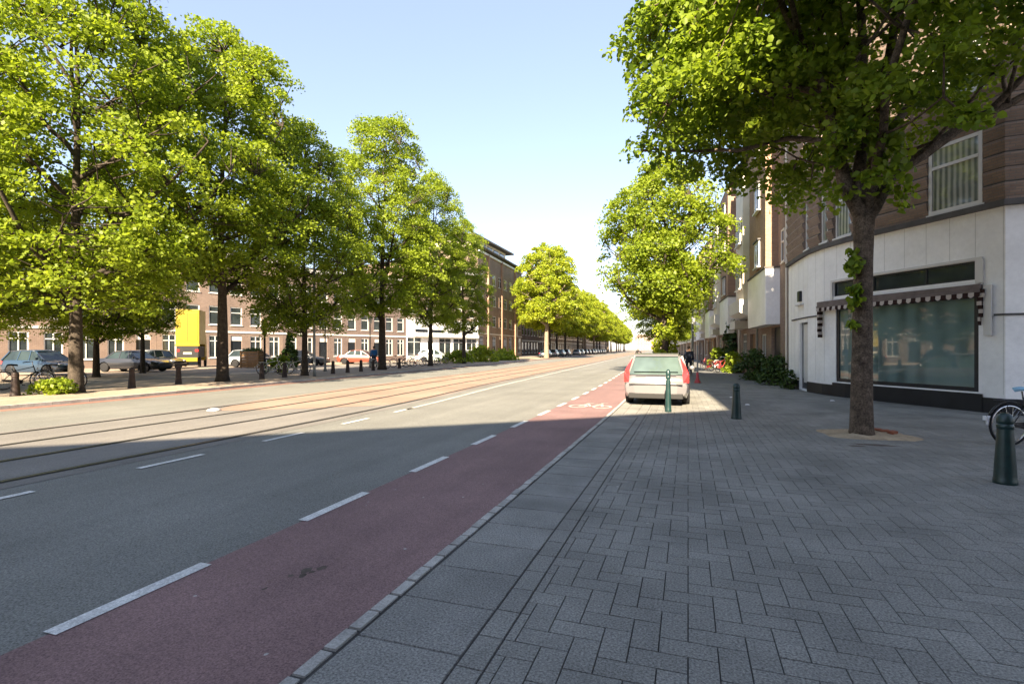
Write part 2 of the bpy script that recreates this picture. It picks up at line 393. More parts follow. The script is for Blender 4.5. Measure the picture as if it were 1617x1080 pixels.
# stain spots on bike lane
rnd = random.Random(4)
mb = MB()
for (x, y, r) in ((-2.62,3.05,0.025),(-2.66,3.13,0.035),(-2.58,3.20,0.03),(-2.70,3.02,0.018),(-2.72,2.8,0.014),(-2.6,3.12,0.02)):
    pts = [(x+r*(0.7+0.6*rnd.random())*math.cos(k*0.7), y+1.5*r*(0.7+0.6*rnd.random())*math.sin(k*0.7), ZR+0.0055) for k in range(9)]
    mb.add(pts, [tuple(range(9))])
mb.build('bike_lane_stains', A['stain'], kind='structure')

# small specks of gum and grit
rnd = random.Random(21); mb = MB()
for k in range(90):
    x = rnd.uniform(-3.3, 5.0); y = rnd.uniform(1.6, 12); q = rnd.uniform(0.006, 0.016); z = 0.0035 if x > -1.75 else ZR+0.0055
    if -1.9 < x < -1.7: continue
    mb.add([(x+q*(0.6+0.6*rnd.random())*math.cos(j), y+q*(0.6+0.6*rnd.random())*math.sin(j), z) for j in range(6)], [tuple(range(6))])
mb.build('grit', A['kerb'], kind='stuff')
# kerb stones along the near side
rnd = random.Random(11)
mb = MB(); y = -6.0
while y < 60:
    L = 0.225 + rnd.uniform(-0.012, 0.012); g = 0.009; j = rnd.uniform(-0.004, 0.004); h = rnd.uniform(-0.003, 0.003)
    xa, xb = bx(-1.855+j, y), bx(-1.775+j, y); xa2, xb2 = bx(-1.855+j, y+L), bx(-1.775+j, y+L)
    mb.hexa([(xa,y+g,-0.06),(xb,y+g,-0.06),(xb2,y+L-g,-0.06),(xa2,y+L-g,-0.06),(xa+0.004,y+g+0.004,0.004+h),(xb-0.004,y+g+0.004,0.004+h),(xb2-0.004,y+L-g-0.004,0.004+h),(xa2+0.004,y+L-g-0.004,0.004+h)])
    y += L
mb.build('kerb', A['kerb'], kind='structure')
strip('pavement_joints', -1.86, 60, -12, 560, -0.009, 'joint')
# large slabs
mb = MB(); y = -3.02
def tile(mb, x0, x1, y0, y1, g, tz=0.0, e=0.003, curve=True):
    t = [rnd.uniform(-tz, tz) for _ in range(4)]
    f = bx if curve else (lambda X, Y: X)
    a = [(x0+g,y0+g),(x1-g,y0+g),(x1-g,y1-g),(x0+g,y1-g)]; b = [(x0+g+e,y0+g+e),(x1-g-e,y0+g+e),(x1-g-e,y1-g-e),(x0+g+e,y1-g-e)]
    v = [(f(p[0],p[1]),p[1],-0.012) for p in a] + [(f(p[0],p[1]),p[1],t[i]) for i, p in enumerate(b)]
    mb.add(v, [(4,5,6,7),(0,1,5,4),(1,2,6,5),(2,3,7,6),(3,0,4,7)])
while y < 12.6:
    tile(mb, -1.755, -1.12, y, y+0.5, 0.0035, 0.0015, 0.004); y += 0.5
mb.build('slab_strip', A['slab'], kind='structure')
# pavers: border row, then herringbone
mb = MB(); y = -3
while y < 12.6:
    tile(mb, -1.115, -0.965, y, y+0.3, 0.003, 0.0012); y += 0.3
a = 0.15
xa, xb, ya, yb = -0.96, 9.0, -2.0, 26.0
def hb(xa, xb, ya, yb):
    # herringbone of 2:1 blocks; unit a
    out = []
    i0, i1 = int(xa/a)-3, int(xb/a)+3; j0, j1 = int(ya/a)-3, int(yb/a)+3
    for i in range(i0, i1):
        for j in range(j0, j1):
            k = (i - j) % 4
            if k == 0: out.append((i*a, i*a+2*a, j*a, j*a+a))     # horizontal block covers (i,j),(i+1,j)
            elif k == 2:
                out.append((i*a, i*a+a, j*a-a, j*a+a))            # vertical block covers (i,j-1),(i,j)
    return out
for (x0,x1,y0,y1) in hb(xa, xb, ya, yb):
    x0, x1 = max(x0, xa), min(x1, xb)
    if x1-x0 < 0.03 or y0 < ya or y1 > yb: continue
    if y0 > 0.5 and (x0 > y0*0.60+0.8): continue
    if (x0+x1)/2 > 7.6: continue
    tile(mb, x0, x1, y0, y1, 0.0020, 0.0014, 0.002)
for (x0,x1,y0,y1) in [(X*0.3, X*0.3+0.3, 12.6+Yk*0.15, 12.75+Yk*0.15) for X in range(-6,-3) for Yk in range(90)]:
    tile(mb, max(x0,-1.755), min(x1,-0.965), y0, y1, 0.0028, 0.0012)
mb.build('pavement', A['paver'], kind='structure')
A['paverfar'] = brick('paver_far', (0.19,0.187,0.18), (0.16,0.16,0.155), (0.05,0.05,0.05), 0.3, 0.15, 0.006, 0.85, 0.12)
strip('pavement_far', -1.76, 9, 25.6, 560, -0.001, 'paverfar')
MB().add([(7.7,-12,-0.002),(60,-12,-0.002),(60,16,-0.002),(7.7,16,-0.002)], [(0,1,2,3)]).build('side_pavement', A['paverfar'], uv=True, kind='structure')

# left side: gutter, kerb, pavement, service road
strip('gutter', -17.46, -16.95, -30, 560, ZR+0.004, 'gutter')
mb = MB(); y = -10
while y < 300:
    L = 1.0 if y < 80 else 5.0
    mb.hexa([(bx(-17.62,y),y,-0.09),(bx(-17.46,y),y,-0.09),(bx(-17.46,y+L),y+L-0.01,-0.09),(bx(-17.62,y+L),y+L-0.01,-0.09),(bx(-17.62,y),y,0.07),(bx(-17.47,y),y,0.07),(bx(-17.47,y+L),y+L-0.01,0.07),(bx(-17.62,y+L),y+L-0.01,0.07)])
    y += L
mb.build('far_kerb', A['kerb'], kind='structure')
strip('far_pavement', -70, -17.61, -30, 560, 0.06, 'beige')
strip('service_road', -29, -24.5, -30, 560, 0.064, 'trambed')
# ------------------------------------------------------------------ facade tools
class Path:
    def __init__(s, pts):
        s.p = [Vector((x, y)) for x, y in pts]; s.u = [0.0]
        for a, b in zip(s.p, s.p[1:]): s.u.append(s.u[-1] + (b-a).length)
        tn = [(b-a).normalized() for a, b in zip(s.p, s.p[1:])]
        nn = [Vector((-t.y, t.x)) for t in tn]; s.m = []
        for i in range(len(s.p)):
            if i == 0: s.m.append(nn[0])
            elif i == len(s.p)-1: s.m.append(nn[-1])
            else:
                m = (nn[i-1]+nn[i]).normalized(); s.m.append(m / max(0.3, m.dot(nn[i])))
        s.L = s.u[-1]
    def pos(s, u, z, o):
        u = min(max(u, -0.0), s.L); i = 0
        while i < len(s.u)-2 and u > s.u[i+1]: i += 1
        t = (u - s.u[i])/(s.u[i+1]-s.u[i]); a = s.p[i]+s.m[i]*o; b = s.p[i+1]+s.m[i+1]*o
        q = a.lerp(b, t); return (q.x, q.y, z)
    def brk(s, u0, u1): return [u0] + [x for x in s.u if u0+1e-4 < x < u1-1e-4] + [u1]
def pbox(mb, P, u0, u1, z0, z1, o0, o1):
    secs = [[P.pos(u,z0,o0), P.pos(u,z0,o1), P.pos(u,z1,o1), P.pos(u,z1,o0)] for u in P.brk(max(0,u0), min(P.L,u1))]
    mb.loft(secs); return mb
def wall(mb, P, u0, u1, z0, z1, ops, depth=0.14, o=0.0):
    ops = [q for q in ops if q[1] > u0 and q[0] < u1 and q[3] > z0 and q[2] < z1]
    us = sorted(set([round(x,4) for x in P.brk(u0,u1)] + [round(x,4) for q in ops for x in q[:2]]))
    zs = sorted(set([z0, z1] + [x for q in ops for x in q[2:4]]))
    for a, b in zip(us, us[1:]):
        for c, d in zip(zs, zs[1:]):
            um, zm = (a+b)/2, (c+d)/2
            if any(q[0] < um < q[1] and q[2] < zm < q[3] for q in ops): continue
            mb.add([P.pos(a,c,o), P.pos(b,c,o), P.pos(b,d,o), P.pos(a,d,o)], [(3,2,1,0)])
    for q in ops:
        ua, ub, za, zb = q[:4]; br = P.brk(ua, ub)
        for a, b in zip(br, br[1:]):
            mb.add([P.pos(a,za,o),P.pos(b,za,o),P.pos(b,za,o-depth),P.pos(a,za,o-depth)], [(0,1,2,3)])
            mb.add([P.pos(a,zb,o),P.pos(b,zb,o),P.pos(b,zb,o-depth),P.pos(a,zb,o-depth)], [(3,2,1,0)])
        for u in (ua, ub):
            mb.add([P.pos(u,za,o),P.pos(u,zb,o),P.pos(u,zb,o-depth),P.pos(u,za,o-depth)], [(0,1,2,3)])
    return mb
def window(parent, P, q, o=0.0, frame='offwhite', pane='pane', fw=0.07, vb=(), hb=(), inset=0.05, sill=True, name='window'):
    u0,u1,z0,z1 = q[:4]; mb = MB(); a, b = o-inset-0.06, o-inset
    pbox(mb,P,u0,u0+fw,z0,z1,a,b); pbox(mb,P,u1-fw,u1,z0,z1,a,b)
    pbox(mb,P,u0+fw,u1-fw,z0,z0+fw,a,b); pbox(mb,P,u0+fw,u1-fw,z1-fw,z1,a,b)
    for v in vb: u = u0+(u1-u0)*v; pbox(mb,P,u-fw*0.4,u+fw*0.4,z0+fw,z1-fw,a,b+0.004)
    for h in hb: zz = z0+(z1-z0)*h; pbox(mb,P,u0+fw,u1-fw,zz-fw*0.45,zz+fw*0.45,a,b+0.008)
    w_ = mb.build(name, A[frame], parent)
    g = MB()
    for c, d in zip(P.brk(u0+fw*0.5,u1-fw*0.5), P.brk(u0+fw*0.5,u1-fw*0.5)[1:]): pbox(g,P,c,d,z0+fw*0.5,z1-fw*0.5,a+0.012,a+0.03)
    g.build('pane', A[pane], w_, uv=True)
    if sill:
        s_ = MB(); pbox(s_,P,u0-0.05,u1+0.05,z0-0.06,z0-0.003,o-0.1,o+0.06); s_.build('sill', A['offwhite'] if frame=='offwhite' else A['cornice'], w_)
    return w_
def roofcap(mb, P, z0, z1, back, over=0.0):
    a = [P.pos(u, z0, over) for u in P.u]; b = [P.pos(u, z1, over) for u in P.u]
    for i in range(len(a)-1):
        mb.hexa([a[i], a[i+1], (a[i+1][0]+back[0], a[i+1][1]+back[1], z0), (a[i][0]+back[0], a[i][1]+back[1], z0),
                 b[i], b[i+1], (b[i+1][0]+back[0], b[i+1][1]+back[1], z1), (b[i][0]+back[0], b[i][1]+back[1], z1)])

# ------------------------------------------------------------------ corner building with the shop
P = Path([(15,15.0),(7.35,15.9),(5.5,18.75),(4.95,19.75),(4.5,20.8),(4.25,21.9),(4.15,23.4),(4.1,25.0)])
cb = thing('corner_building', 'brown brick corner building with white curved shop front and dark plinth', 'building', (6,20,0), world=True)
H0 = 15.0
shop = (8.29, 12.75, 0.5, 3.02); trans = (8.37, 12.87, 3.38, 3.86); door = (14.6, 15.7, 0.06, 2.62)
mb = MB(); wall(mb, P, 0, P.L, 0.0, 5.1, [shop, trans, door], 0.2); mb.build('shop_front', A['white'], cb, uv=True)
mb = MB()
for a0, a1 in ((0, 8.2), (8.2, 12.85), (12.85, 14.55)): pbox(mb, P, a0, a1, 0.0, 0.38 if a0 != 8.2 else 0.46, -0.05, 0.045 if a0 != 8.2 else 0.06)
mb.build('plinth', A['plinth'], cb)
pbox(MB(), P, 15.75, P.L, 0.0, 0.36, -0.05, 0.04).build('plinth', A['plinth'], cb)
mb = MB(); pbox(mb, P, 0, P.L, 5.1, 5.24, -0.02, 0.13); mb.build('cornice', A['cornice'], cb)
fl1 = [(8.2, 9.53, 5.3, 7.15), (12.05, 12.8, 5.34, 7.15), (13.15,13.55,5.34,7.15), (14.45, 14.95, 5.34, 7.2)]
ups = []
for dz in (0, 2.95, 5.9): ups += [(a0, a1, z0+dz, z1+dz) for a0, a1, z0, z1 in fl1]
for dz in (0, 2.95, 5.9): ups += [(2.0+dx, 3.3+dx, 5.3+dz, 7.1+dz) for dx in (0, 3)]
mb = MB(); wall(mb, P, 0, P.L, 5.24, H0, ups, 0.14); mb.build('brick_wall', A['brickdark'], cb, uv=True)
mb = MB(); z = 5.62
while z < H0-0.2:
    seg = [(0, P.L)]
    for q in ups:
        if q[2]-0.02 < z < q[3]+0.02 or q[2]-0.02 < z+0.07 < q[3]+0.02:
            seg = [s2 for s_ in seg for s2 in ([(s_[0], q[0]-0.02), (q[1]+0.02, s_[1])] if s_[0] < q[0] and s_[1] > q[1] else [s_])]
    for s0, s1 in seg:
        us = P.brk(s0, s1)
        secs = [[P.pos(u,z-0.30,0.0), P.pos(u,z-0.02,0.10), P.pos(u,z+0.04,0.10), P.pos(u,z+0.045,0.0)] for u in us]
        mb.loft(secs)
    z += 0.36
mb.build('brick_ledges', A['brickdark'], cb, uv=True)
mb = MB(); z = 5.675  # dark strips standing in for the shadow line under each brick ledge
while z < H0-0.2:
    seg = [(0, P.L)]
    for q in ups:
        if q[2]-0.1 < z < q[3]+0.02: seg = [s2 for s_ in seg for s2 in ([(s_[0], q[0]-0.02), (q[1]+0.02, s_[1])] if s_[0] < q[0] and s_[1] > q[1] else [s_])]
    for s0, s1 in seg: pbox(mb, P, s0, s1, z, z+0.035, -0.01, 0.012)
    z += 0.36
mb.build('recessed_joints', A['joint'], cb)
for i, q in enumerate(ups):
    wide = q[1]-q[0] > 1
    window(cb, P, q, pane='panelace' if wide or i < 4 else 'pane', fw=0.09 if wide else 0.06, hb=(0.68,), vb=((0.2,0.4,0.6,0.8) if False else ()), inset=-0.02 if wide else 0.03)
w_ = window(cb, P, shop, frame='navy', pane='paneshop', fw=0.11, inset=0.03, sill=False, name='shop_window')
w_ = window(cb, P, trans, frame='navy', pane='pane', fw=0.05, vb=(0.28,0.64), inset=0.05, sill=False, name='transom_window')
mb = MB(); pbox(mb, P, 8.2, 12.95, 3.87, 3.94, -0.02, 0.05); pbox(mb, P, 8.17, 8.36, 3.28, 3.87, -0.02, 0.05); pbox(mb, P, 12.88, 12.97, 3.28, 3.87, -0.02, 0.04); mb.build('transom_surround', A['offwhite'], cb)
mb = MB(); pbox(mb, P, 14.68, 15.62, 0.3, 2.55, -0.18, -0.13); pbox(mb,P,14.8,15.5,0.5,1.3,-0.13,-0.115); pbox(mb,P,14.8,15.5,1.45,2.4,-0.13,-0.115); d_ = mb.build('door', A['offwhite'], cb)
mb = MB(); pbox(mb, P, 14.75, 14.79, 1.1, 1.25, -0.13, -0.06); mb.build('handle', A['chrome'], d_)
mb = MB(); pbox(mb, P, 14.6, 14.68, 0.06, 2.62, -0.19, -0.10); pbox(mb, P, 15.62, 15.7, 0.06, 2.62, -0.19, -0.1); pbox(mb, P, 14.68, 15.62, 2.55, 2.62, -0.19, -0.1); pbox(mb, P, 14.68, 15.62, 0.06, 0.3, -0.19, -0.1); mb.build('door_frame', A['navy'], cb)
pbox(MB(), P, 0, 7.95, 2.42, 2.47, -0.02, 0.03).build('string_course', A['joint_line'], cb)
pbox(MB(), P, 13.5, 16.9, 2.76, 2.81, -0.02, 0.035).build('string_course', A['joint_line'], cb)
u = 0.3
while u < P.L:   # thin vertical joints between the render panels
    MB_ = MB(); pbox(MB_, P, u, u+0.01, 0.48 if not (8.1 < u < 13.2) else 3.96, 5.09, -0.01, 0.003); MB_.build('panel_joint', A['whitejoint'], cb)
    u += 0.62
mb = MB(); pbox(mb, P, 15.35, 15.65, 3.45, 3.85, 0, 0.1); mb.build('vent_box', A['navy'], cb)
mb = MB(); pbox(mb, P, 15.1, 15.9, 3.3, 3.34, 0, 0.12); mb.build('vent_ledge', A['offwhite'], cb)
mb = MB(); pbox(mb, P, 7.98, 8.15, 1.94, 3.2, 0.0, 0.14); mb.build('white_sign_box', A['offwhite'], cb)
mb = MB(); roofcap(mb, P, H0, H0+0.25, (14, 12), 0.15); mb.build('roof', A['roof'], cb)
# awning (folded) with striped scalloped valance and hanging arm covers
mb = MB(); pbox(mb, P, 8.2, 13.45, 3.1, 3.24, 0.0, 0.2); pbox(mb, P, 8.2, 13.45, 3.02, 3.1, 0.12, 0.22); mb.build('awning_casing', A['awning'], cb, bevel=0.01)
mb = MB(); u = 8.2; k = 0; mi = []; n_ = 5
while u < 13.4:
    top = [P.pos(u+0.13*j/n_, 3.03, 0.225) for j in range(n_+1)]
    bot = [P.pos(u+0.13*j/n_, 2.94-0.045*math.sin(math.pi*j/n_), 0.235+0.01*math.sin((u+0.13*j/n_)*9)) for j in range(n_+1)]
    mb.loft([top, bot], cap=False, close=False); mi += [k % 2]*n_
    u += 0.13; k += 1
va = mb.build('awning_valance', A['valdark'], cb); va.data.materials.append(A['vallight']); va.data.polygons.foreach_set('material_index', mi)
for U, zb in ((13.38, 2.0), (8.22, 2.25)):
    mb = MB(); z = 3.1; k = 0; mi = []
    while z > zb:
        o_ = 0.02*math.sin(z*14); d1 = 0.07*(z-zb)/(3.1-zb)+0.02; n0 = len(mb.f)
        pbox(mb, P, U-d1+o_, U+d1*0.6+o_, z-0.1, z, 0.06+0.002*(k % 2), 0.2); mi += [k % 2]*(len(mb.f)-n0); z -= 0.1; k += 1
    va = mb.build('awning_side_flap', A['valdark'], cb); va.data.materials.append(A['vallight']); va.data.polygons.foreach_set('material_index', mi)

# ------------------------------------------------------------------ houses along the right side
def rpt(s):   # arc position from Y=25 of the facade line
    return (4.45 - bend(25+s), 25+s)
def right_house(s0, n, H, br, label, first=False):
    L = 14.0
    P = Path([rpt(s0 + L*i/4) for i in range(5)])
    b = thing('apartment_house', label, 'house', (P.p[2].x+3, P.p[2].y, 0), group='brick apartment houses along the right pavement', world=True)
    rows = (5.55, 8.4, 11.2)
    ops = [(1.0+0.0, 1.65, z, z+1.5) for z in rows] + [(12.6,13.4,z,z+1.5) for z in rows]
    gr = [(1.9, 4.0, 0.06, 2.65), (8.6, 10.3, 0.06, 2.5), (11.6, 13.2, 0.9, 2.6), (5.3, 6.6, 1.0, 2.4)]
    mb = MB(); wall(mb, P, 0, P.L, 0, H, ops+gr, 0.16)
    e = [P.pos(0,0,0), P.pos(P.L,0,0)]
    for q in e: mb.add([q, (q[0]+10,q[1],0), (q[0]+10,q[1],H), (q[0],q[1],H)], [(0,1,2,3)])
    mb.build('wall', A[br], b, uv=True)
    for q in ops: window(b, P, q, hb=(0.62,), fw=0.07, inset=-0.03)
    window(b, P, gr[2], vb=(0.5,), hb=(0.7,)); window(b, P, gr[3], vb=(0.5,))
    for q in gr[:2]:
        mb = MB(); pbox(mb, P, q[0], q[1], 0.0, q[3], -0.3, -0.16); mb.build('door', A['navy'] if q is gr[0] else A['wood'], b)
    # brick bay over white panel
    mb = MB(); pbox(mb, P, 2.4, 7.0, 5.45, H-0.5, -0.02, 0.55); mb.build('brick_bay', A['brickwarm'], b, uv=True)
    mb = MB(); pbox(mb, P, 2.0, 7.1, 2.75, 5.4, -0.02, 0.62); mb.build('white_bay_panel', A['white'], b, uv=True, bevel=0.02)
    mb = MB(); pbox(mb, P, 1.95, 7.15, 5.4, 5.47, -0.02, 0.68); mb.build('bay_ledge', A['cornice'], b)
    for z in (5.75, 8.6, 11.3):
        if z+1.3 < H-0.6:
            window(b, P, (3.6, 4.9, z, z+1.3), o=0.55+0.13, vb=(0.5,), inset=0.03, sill=True)
            mb = MB(); pbox(mb, P, 3.5, 5.0, z+1.3, z+1.38, 0.55, 0.72); mb.build('lintel', A['cornice'], b)
    # cream oriel
    mb = MB(); pbox(mb, P, 8.2, 11.0, 4.5, H-1.6, -0.02, 0.72); mb.build('cream_oriel', A['cream'], b, bevel=0.02)
    mb = MB()
    secs = [[P.pos(u,3.5,-0.02), P.pos(u,3.5,0.5), P.pos(u,3.75,0.95), P.pos(u,4.48,0.95), P.pos(u,4.48,-0.02)] for u in (7.9, 12.4)]
    mb.loft(secs); mb.build('balcony', A['offwhite'], b)
    for z in (5.2, 7.9, 10.4):
        if z+1.5 < H-1.8: window(b, P, (8.7, 10.5, z, z+1.5), o=0.72+0.12, vb=(0.33,0.66), inset=0.03)
    mb = MB(); pbox(mb, P, 11.3, 13.8, 2.9, 3.4, -0.02, 0.75); mb.build('canopy', A['offwhite'], b)
    mb = MB(); q = P.pos(0.35, 0, 0.06); mb.poly([(q[0],q[1],0.05),(q[0],q[1],H-0.3)], 0.05, 8); mb.build('downpipe', A['cream'], b)
    q = P.pos(7.6, 0, 0.06); mb = MB(); mb.poly([(q[0],q[1],0.05),(q[0],q[1],H-0.3)], 0.045, 8); mb.build('downpipe', A['greypaint'], b)
    mb = MB(); roofcap(mb, P, H, H+0.22, (10, 0), 0.3); mb.build('roof', A['roof'], b)
    return b
for i in range(14):
    if i == 0: lb = 'warm brick apartment house joining the white corner shop, dark doorway under white panel bay'
    elif i == 1: lb = 'brick apartment house with cream oriel behind the yellow-green plants, second past the corner shop'
    else: lb = 'brick apartment house with white balconies, %s past the white corner shop' % ORD[i]
    right_house(14.05*i + 0.02, i, 13.6 + (0.0,0.5,-0.4,0.3,0)[i%5], ('brickbrown','brickdark','brickwarm')[i%3], lb)

# ------------------------------------------------------------------ left side buildings
def FX(Y): return -47 + 0.2759*(Y-22)
def row_house(name, Pts, H, br, label, cat, group, gz=(0.75,2.9), rows=((3.9,5.7),(6.9,8.5)), ncol=3, ww=1.25, trim='offwhite', doorcol=1, depth=9, band=None, shopfront=False, pane='pane', rooftop=False, frame='offwhite'):
    P = Path(Pts); nrm = -P.m[0]; b = thing(name, label, cat, (P.p[0].x, P.p[0].y, 0), group=group, world=True)
    cw = P.L/ncol; ops = []; up = []
    for c in range(ncol):
        uc = cw*(c+0.5)
        for z0, z1 in rows: up.append((uc-ww/2, uc+ww/2, z0, z1))
        if c == doorcol: ops.append((uc-0.55, uc+0.55, 0.1, gz[1], 'd'))
        elif shopfront: ops.append((uc-cw*0.42, uc+cw*0.42, 0.6, gz[1], 'w'))
        else: ops.append((uc-ww/2, uc+ww/2, gz[0], gz[1], 'w'))
    zb = band if band else 0
    mb = MB()
    if band:
        m2 = MB(); wall(m2, P, 0, P.L, 0.05, zb, ops, 0.2); m2.build('ground_floor_render', A['white'], b, uv=True)
    wall(mb, P, 0, P.L, zb+0.05 if not band else zb, H, up + ([] if band else ops), 0.16)
    bk = (nrm.x*depth, nrm.y*depth)
    for u in (0, P.L):
        q = P.pos(u, 0, 0); mb.add([(q[0],q[1],0),(q[0]+bk[0],q[1]+bk[1],0),(q[0]+bk[0],q[1]+bk[1],H),(q[0],q[1],H)], [(0,1,2,3)])
    mb.build('wall', A[br], b, uv=True)
    for q in up: window(b, P, q, hb=(0.68,), vb=((0.5,) if ww > 1.5 else ()), inset=0.04, fw=0.09, pane=pane, frame=frame)
    for q in ops:
        if q[4] == 'w': window(b, P, q, hb=(0.75,), vb=(0.5,), inset=0.04, fw=0.09, name='window' if not shopfront else 'shop_window', frame=frame)
        else:
            mb = MB(); pbox(mb, P, q[0], q[1], q[2], q[3]-0.5, -0.14, -0.08); d_ = mb.build('door', A['navy'], b)
            mb = MB(); pbox(mb, P, q[0], q[1], q[3]-0.5, q[3], -0.14, -0.06); mb.build('fanlight', A[trim], d_)
    mb = MB(); pbox(mb, P, 0, P.L, H-0.35, H-0.02, -0.02, 0.28); mb.build('cornice', A[trim], b)
    mb = MB(); pbox(mb, P, 0, P.L, (band or gz[1]+0.25), (band or gz[1]+0.25)+0.18, 0.0, 0.06); mb.build('string_course', A[trim], b)
    mb = MB(); roofcap(mb, P, H, H+0.2, bk, 0.2); mb.build('roof', A['roof'], b)
    return b, P, bk
yy = 10.0
hl = ['mauve brick row house half hidden by the leftmost tree', 'pink brick row house behind the dark cars at the left edge', 'pink brick row house behind the parked bicycles, left of the yellow truck',
      'pink brick row house right behind the yellow truck', 'pale pink brick row house between the two big trunks', 'pale pink brick row house behind the conical shrub',
      'mauve brick row house left of the second lantern', 'mauve brick row house behind the red car', 'mauve brick row house adjoining the white shop']
for i, lb in enumerate(hl):
    y1 = yy + 5.75
    row_house('row_house', [(FX(y1-0.02), y1-0.02), (FX(yy), yy)], 10.4+0.25*(i%3), 'brickpink' if i in (1,2,3,4,5) else 'brickpurple', lb, 'house', 'brick row houses on the left square', doorcol=(i%3), ncol=3, ww=1.15)
    yy = y1
y1 = 77
b, P2, bk = row_house('corner_shop', [(FX(y1), y1), (FX(yy+0.02), yy+0.02)], 13.5, 'brickbrown', 'white fronted shop with brown brick storeys above, left of the tall block', 'shop', None, band=5.7, gz=(0.6,3.2), rows=((6.4,8.3),(9.8,11.6)), ncol=5, ww=1.3, doorcol=3, shopfront=True)
for k in range(4):
    mb = MB(); pbox(mb, P2, 1.5+k*3.4, 3.9+k*3.4, 3.95, 4.35, 0.0, 0.08); mb.build('dark_sign_board', A['navy'], b)
mb = MB(); pbox(mb, P2, 0.4, 14.5, 3.3, 3.75, 0.0, 0.5); mb.build('canopy', A['offwhite'], b)
# tall block
TX = -31.9
b, P3, bk = row_house('apartment_block', [(TX-1.2, 104), (TX, 77.05)], 17.6, 'brickbrown', 'tall brown brick apartment block with flat overhanging roof and penthouse', 'building', None, band=None, gz=(0.7,3.8), rows=((5.4,7.3),(9.0,10.9),(12.6,14.5)), ncol=8, ww=1.9, doorcol=4, depth=14)
mb = MB(); q0, q1 = P3.pos(0,0,0.9), P3.pos(P3.L,0,0.9)
roofcap(mb, P3, 17.82, 18.05, (bk[0]-0.3, bk[1]), 0.9); mb.build('overhanging_eaves', A['cornice'], b)
mb = MB(); mb.box(TX-11, TX-2.0, 79, 96, 18.06, 20.2); ph = mb.build('penthouse', A['cream'], b)
mb = MB(); mb.box(TX-12, TX-0.9, 78, 98, 20.21, 20.5); mb.build('penthouse_roof', A['cornice'], ph)
for k in range(5):
    mb = MB(); mb.box(TX-1.99, TX-1.93, 79.8+k*3.2, 82.2+k*3.2, 18.7, 19.8); mb.build('penthouse_window', A['pane'], ph)
for uu in (5.2, 14.2, 21.9):
    mb = MB(); pbox(mb, P3, uu, uu+0.5, 0, 17.5, 0, 0.3); mb.build('pilaster', A['brickwarm'], b, uv=True)
mb = MB(); pbox(mb, P3, 3.4, 4.4, 4.2, 6.8, 0.02, 0.12); mb.build('banner', A['offwhite'], b)
# gable facing the camera
MB().box(TX-14, TX-0.02, 76.98, 77.04, 0.0, 17.6).build('gable_wall', A['brickbrown'], b, uv=True)
MB().box(TX-1.3, TX+0.15, 76.6, 76.97, 0.0, 6.3).build('white_corner_pier', A['white'], b)
# far left row
yy = 112.0
for i in range(9):
    y1 = yy + 24
    row_house('terrace_house', [(-31-bend(y1-0.05), y1-0.05), (-31-bend(yy), yy)], 13.0+0.7*((i*7)%3), ('brickpurple','brickbrown','brickdark')[i%3],
              'long dark brick terrace behind the far left trees, %s beyond the side street' % ORD[i], 'house', 'brick terraces along the far left side',
              ncol=8, ww=1.5, rows=((4.8,6.8),(8.2,10.1)), doorcol=i%8, gz=(0.6,3.2), depth=10)
    yy = y1
row_house('end_building', [(-60,640),(-8,640)][::-1], 19, 'brickpink', 'pale building closing the far end of the street', 'building', None, ncol=14, ww=1.8, rows=((5,7),(9,11),(13,15)), doorcol=7, depth=12)
# unseen buildings added behind the camera, placed and sized to shade the foreground
def plain_block(name, pts, back, H, label, seed):
    P = Path(pts); b = thing(name, label, 'building', (P.p[0].x, P.p[0].y, 0), world=True)
    n = max(1, int(P.L/3.2)); cw = P.L/n; ops = []
    for c in range(n):
        for z in [1.0+3.1*k for k in range(int((H-2.2)/3.1))]: ops.append((cw*(c+0.5)-0.7, cw*(c+0.5)+0.7, z, z+1.7))
    mb = MB(); wall(mb, P, 0, P.L, 0, H, ops, 0.15)
    for u in (0, P.L):
        q = P.pos(u,0,0); mb.add([(q[0],q[1],0),(q[0]+back[0],q[1]+back[1],0),(q[0]+back[0],q[1]+back[1],H),(q[0],q[1],H)], [(0,1,2,3)])
    q0, q1 = P.pos(0,0,0), P.pos(P.L,0,0)
    mb.add([(q0[0]+back[0],q0[1]+back[1],0),(q1[0]+back[0],q1[1]+back[1],0),(q1[0]+back[0],q1[1]+back[1],H),(q0[0]+back[0],q0[1]+back[1],H)], [(0,1,2,3)])
    mb.build('wall', A['brickbrown'], b, uv=True)
    for q in ops: window(b, P, q, fw=0.09, hb=(0.6,), sill=False)
    mb = MB(); roofcap(mb, P, H, H+0.02, back, 0.0); mb.build('roof', A['roof'], b)
    return b
plain_block('apartment_building', [(-34.0,-39.3),(5.1,-7.7)], (8,-10), 13.0, 'brick block closing the street behind the viewpoint', 1)
plain_block('apartment_building', [(2.55,-7.6),(2.55,-4.6)], (15,0), 20.0, 'tall brick block on the near corner behind the viewpoint', 2)

